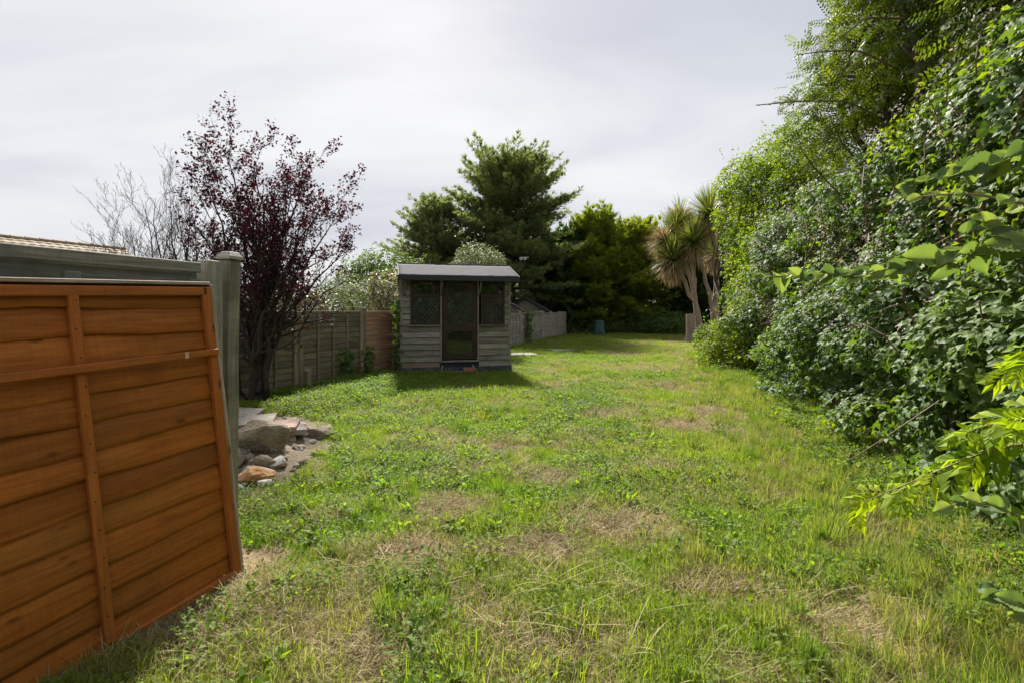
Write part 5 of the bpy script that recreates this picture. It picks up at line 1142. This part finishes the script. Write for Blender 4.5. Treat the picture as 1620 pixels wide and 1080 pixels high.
# yellow green wisteria: pinnate leaves of long leaflets
_w = [(*leaf_t(.36, .04, .12), 0, .40, (0, .66, 0), -.1)]
for k in range(4):
    for s_ in (-1, 1): _w.append((*leaf_t(.30, .05, .25), s_*.72, .46, (0, .12+.15*k, 0), -.35))
WIST = multi_t(_w)
M_wist = leaf_mat('yellow_green_leaves', [(.15, .24, .014), (.23, .33, .02), (.35, .41, .028)], .55, (1.3, 1.25, .3), .6, .15)
WG = 'yellow green shoots hanging out of the hedge'
cane('longest yellow green leafy shoot drooping over the grass', [at(1720, 690, 2.24), at(1620, 700, 2.32), at(1540, 720, 2.36), at(1470, 750, 2.41), at(1410, 775, 2.45), at(1350, 800, 2.49)], M_wist, WIST, .30, 19, 21, WG, .005, 'wisteria_shoot', M_vstem)
cane('upper yellow green leafy shoot above the longest one', [at(1720, 650, 2.15), at(1640, 660, 2.24), at(1570, 670, 2.32), at(1500, 690, 2.41)], M_wist, WIST, .30, 16, 22, WG, .005, 'wisteria_shoot', M_vstem)
cane('yellow green leafy shoot at the right edge of the hedge', [at(1740, 520, 2.15), at(1680, 535, 2.19), at(1630, 560, 2.24), at(1590, 590, 2.32)], M_wist, WIST, .29, 14, 23, WG, .005, 'wisteria_shoot', M_vstem)
# ivy on the hut corner and on the far fence
def ivy(name, label, pts, n, spread, size, seed):
    rng = np.random.default_rng(seed); pts = np.array(pts); root = empty(name, pts[0]); tag(root, label, 'ivy')
    t = rng.random(n)*(len(pts)-1); i_ = np.minimum(t.astype(int), len(pts)-2); c = pts[i_]+(pts[i_+1]-pts[i_])*(t-i_)[:, None]
    P = c+rng.normal(size=(n, 3))*np.array(spread); Nn = np.tile(np.array([.5, -.8, .2]), (n, 1))
    V, T, ti = batch(P-pts[0], leaf_frames(rng, Nn, .2, .4, .4), size*(.6+.7*rng.random(n)), ROUND, rng=rng)
    link('stems', MB().tube(pts-pts[0], np.full(len(pts), .008), 5).mesh('stems', M_branch), root)
    link('leaves', mesh('leaves', V, [T], M_mid, {'tint': ti}), root)
hx, hy = hutw(-.06, -.03)
ivy('ivy', 'thin ivy climbing the left corner of the summerhouse', [(hx, hy, 0), (hx-.02, hy, .5), (hx+.01, hy, 1.0), (hx-.02, hy, 1.5), (hx, hy+.1, 1.8)], 170, (.05, .07, .05), .085, 1)
x, y = fence_pos(7.5); ivy('ivy', 'dark ivy patch climbing the far fence', [(x+.1, y, .0), (x+.1, y+.05, .6), (x+.1, y, 1.1), (x+.1, y, 1.5)], 420, (.12, .25, .14), .12, 2)
x, y = fence_pos(1.0); ivy('ivy', 'low ivy at the foot of the capped post in the left fence', [(x+.14, y-.05, .0), (x+.14, y-.05, .35), (x+.12, y, .6)], 130, (.06, .12, .08), .10, 3)
x, y = fence_pos(.62); ivy('ivy', 'small leafy climber on the dark left fence panel', [(x+.1, y, .0), (x+.1, y+.05, .4), (x+.1, y-.05, .65)], 90, (.05, .16, .06), .11, 4)
# red valerian by the hedge foot
p_ = g2w(1322, 700); rt = empty('red_flower', (p_[0], p_[1], gzf(*p_[:2]))); tag(rt, 'small crimson flower spike at the foot of the hedge', 'flower')
mb = MB(); mb.tube([(0, 0, 0), (.02, 0, .15), (.0, 0, .34)], [.004, .003, .002], 5); link('stem', mb.mesh('stem', M_wist), rt)
rng = np.random.default_rng(5); n = 60; P = np.stack([rng.normal(size=n)*.012, rng.normal(size=n)*.012, .24+.12*rng.random(n)], 1)
V, T, ti = batch(P, leaf_frames(rng, rand_dir(rng, n), .3, .8, 0), np.full(n, .022), ROUND, rng=rng); link('petals', mesh('petals', V, [T], leaf_mat('crimson_petals', [(.25, .02, .06), (.4, .04, .10)], .2, (1, 1, 1)), {'tint': ti}), rt)
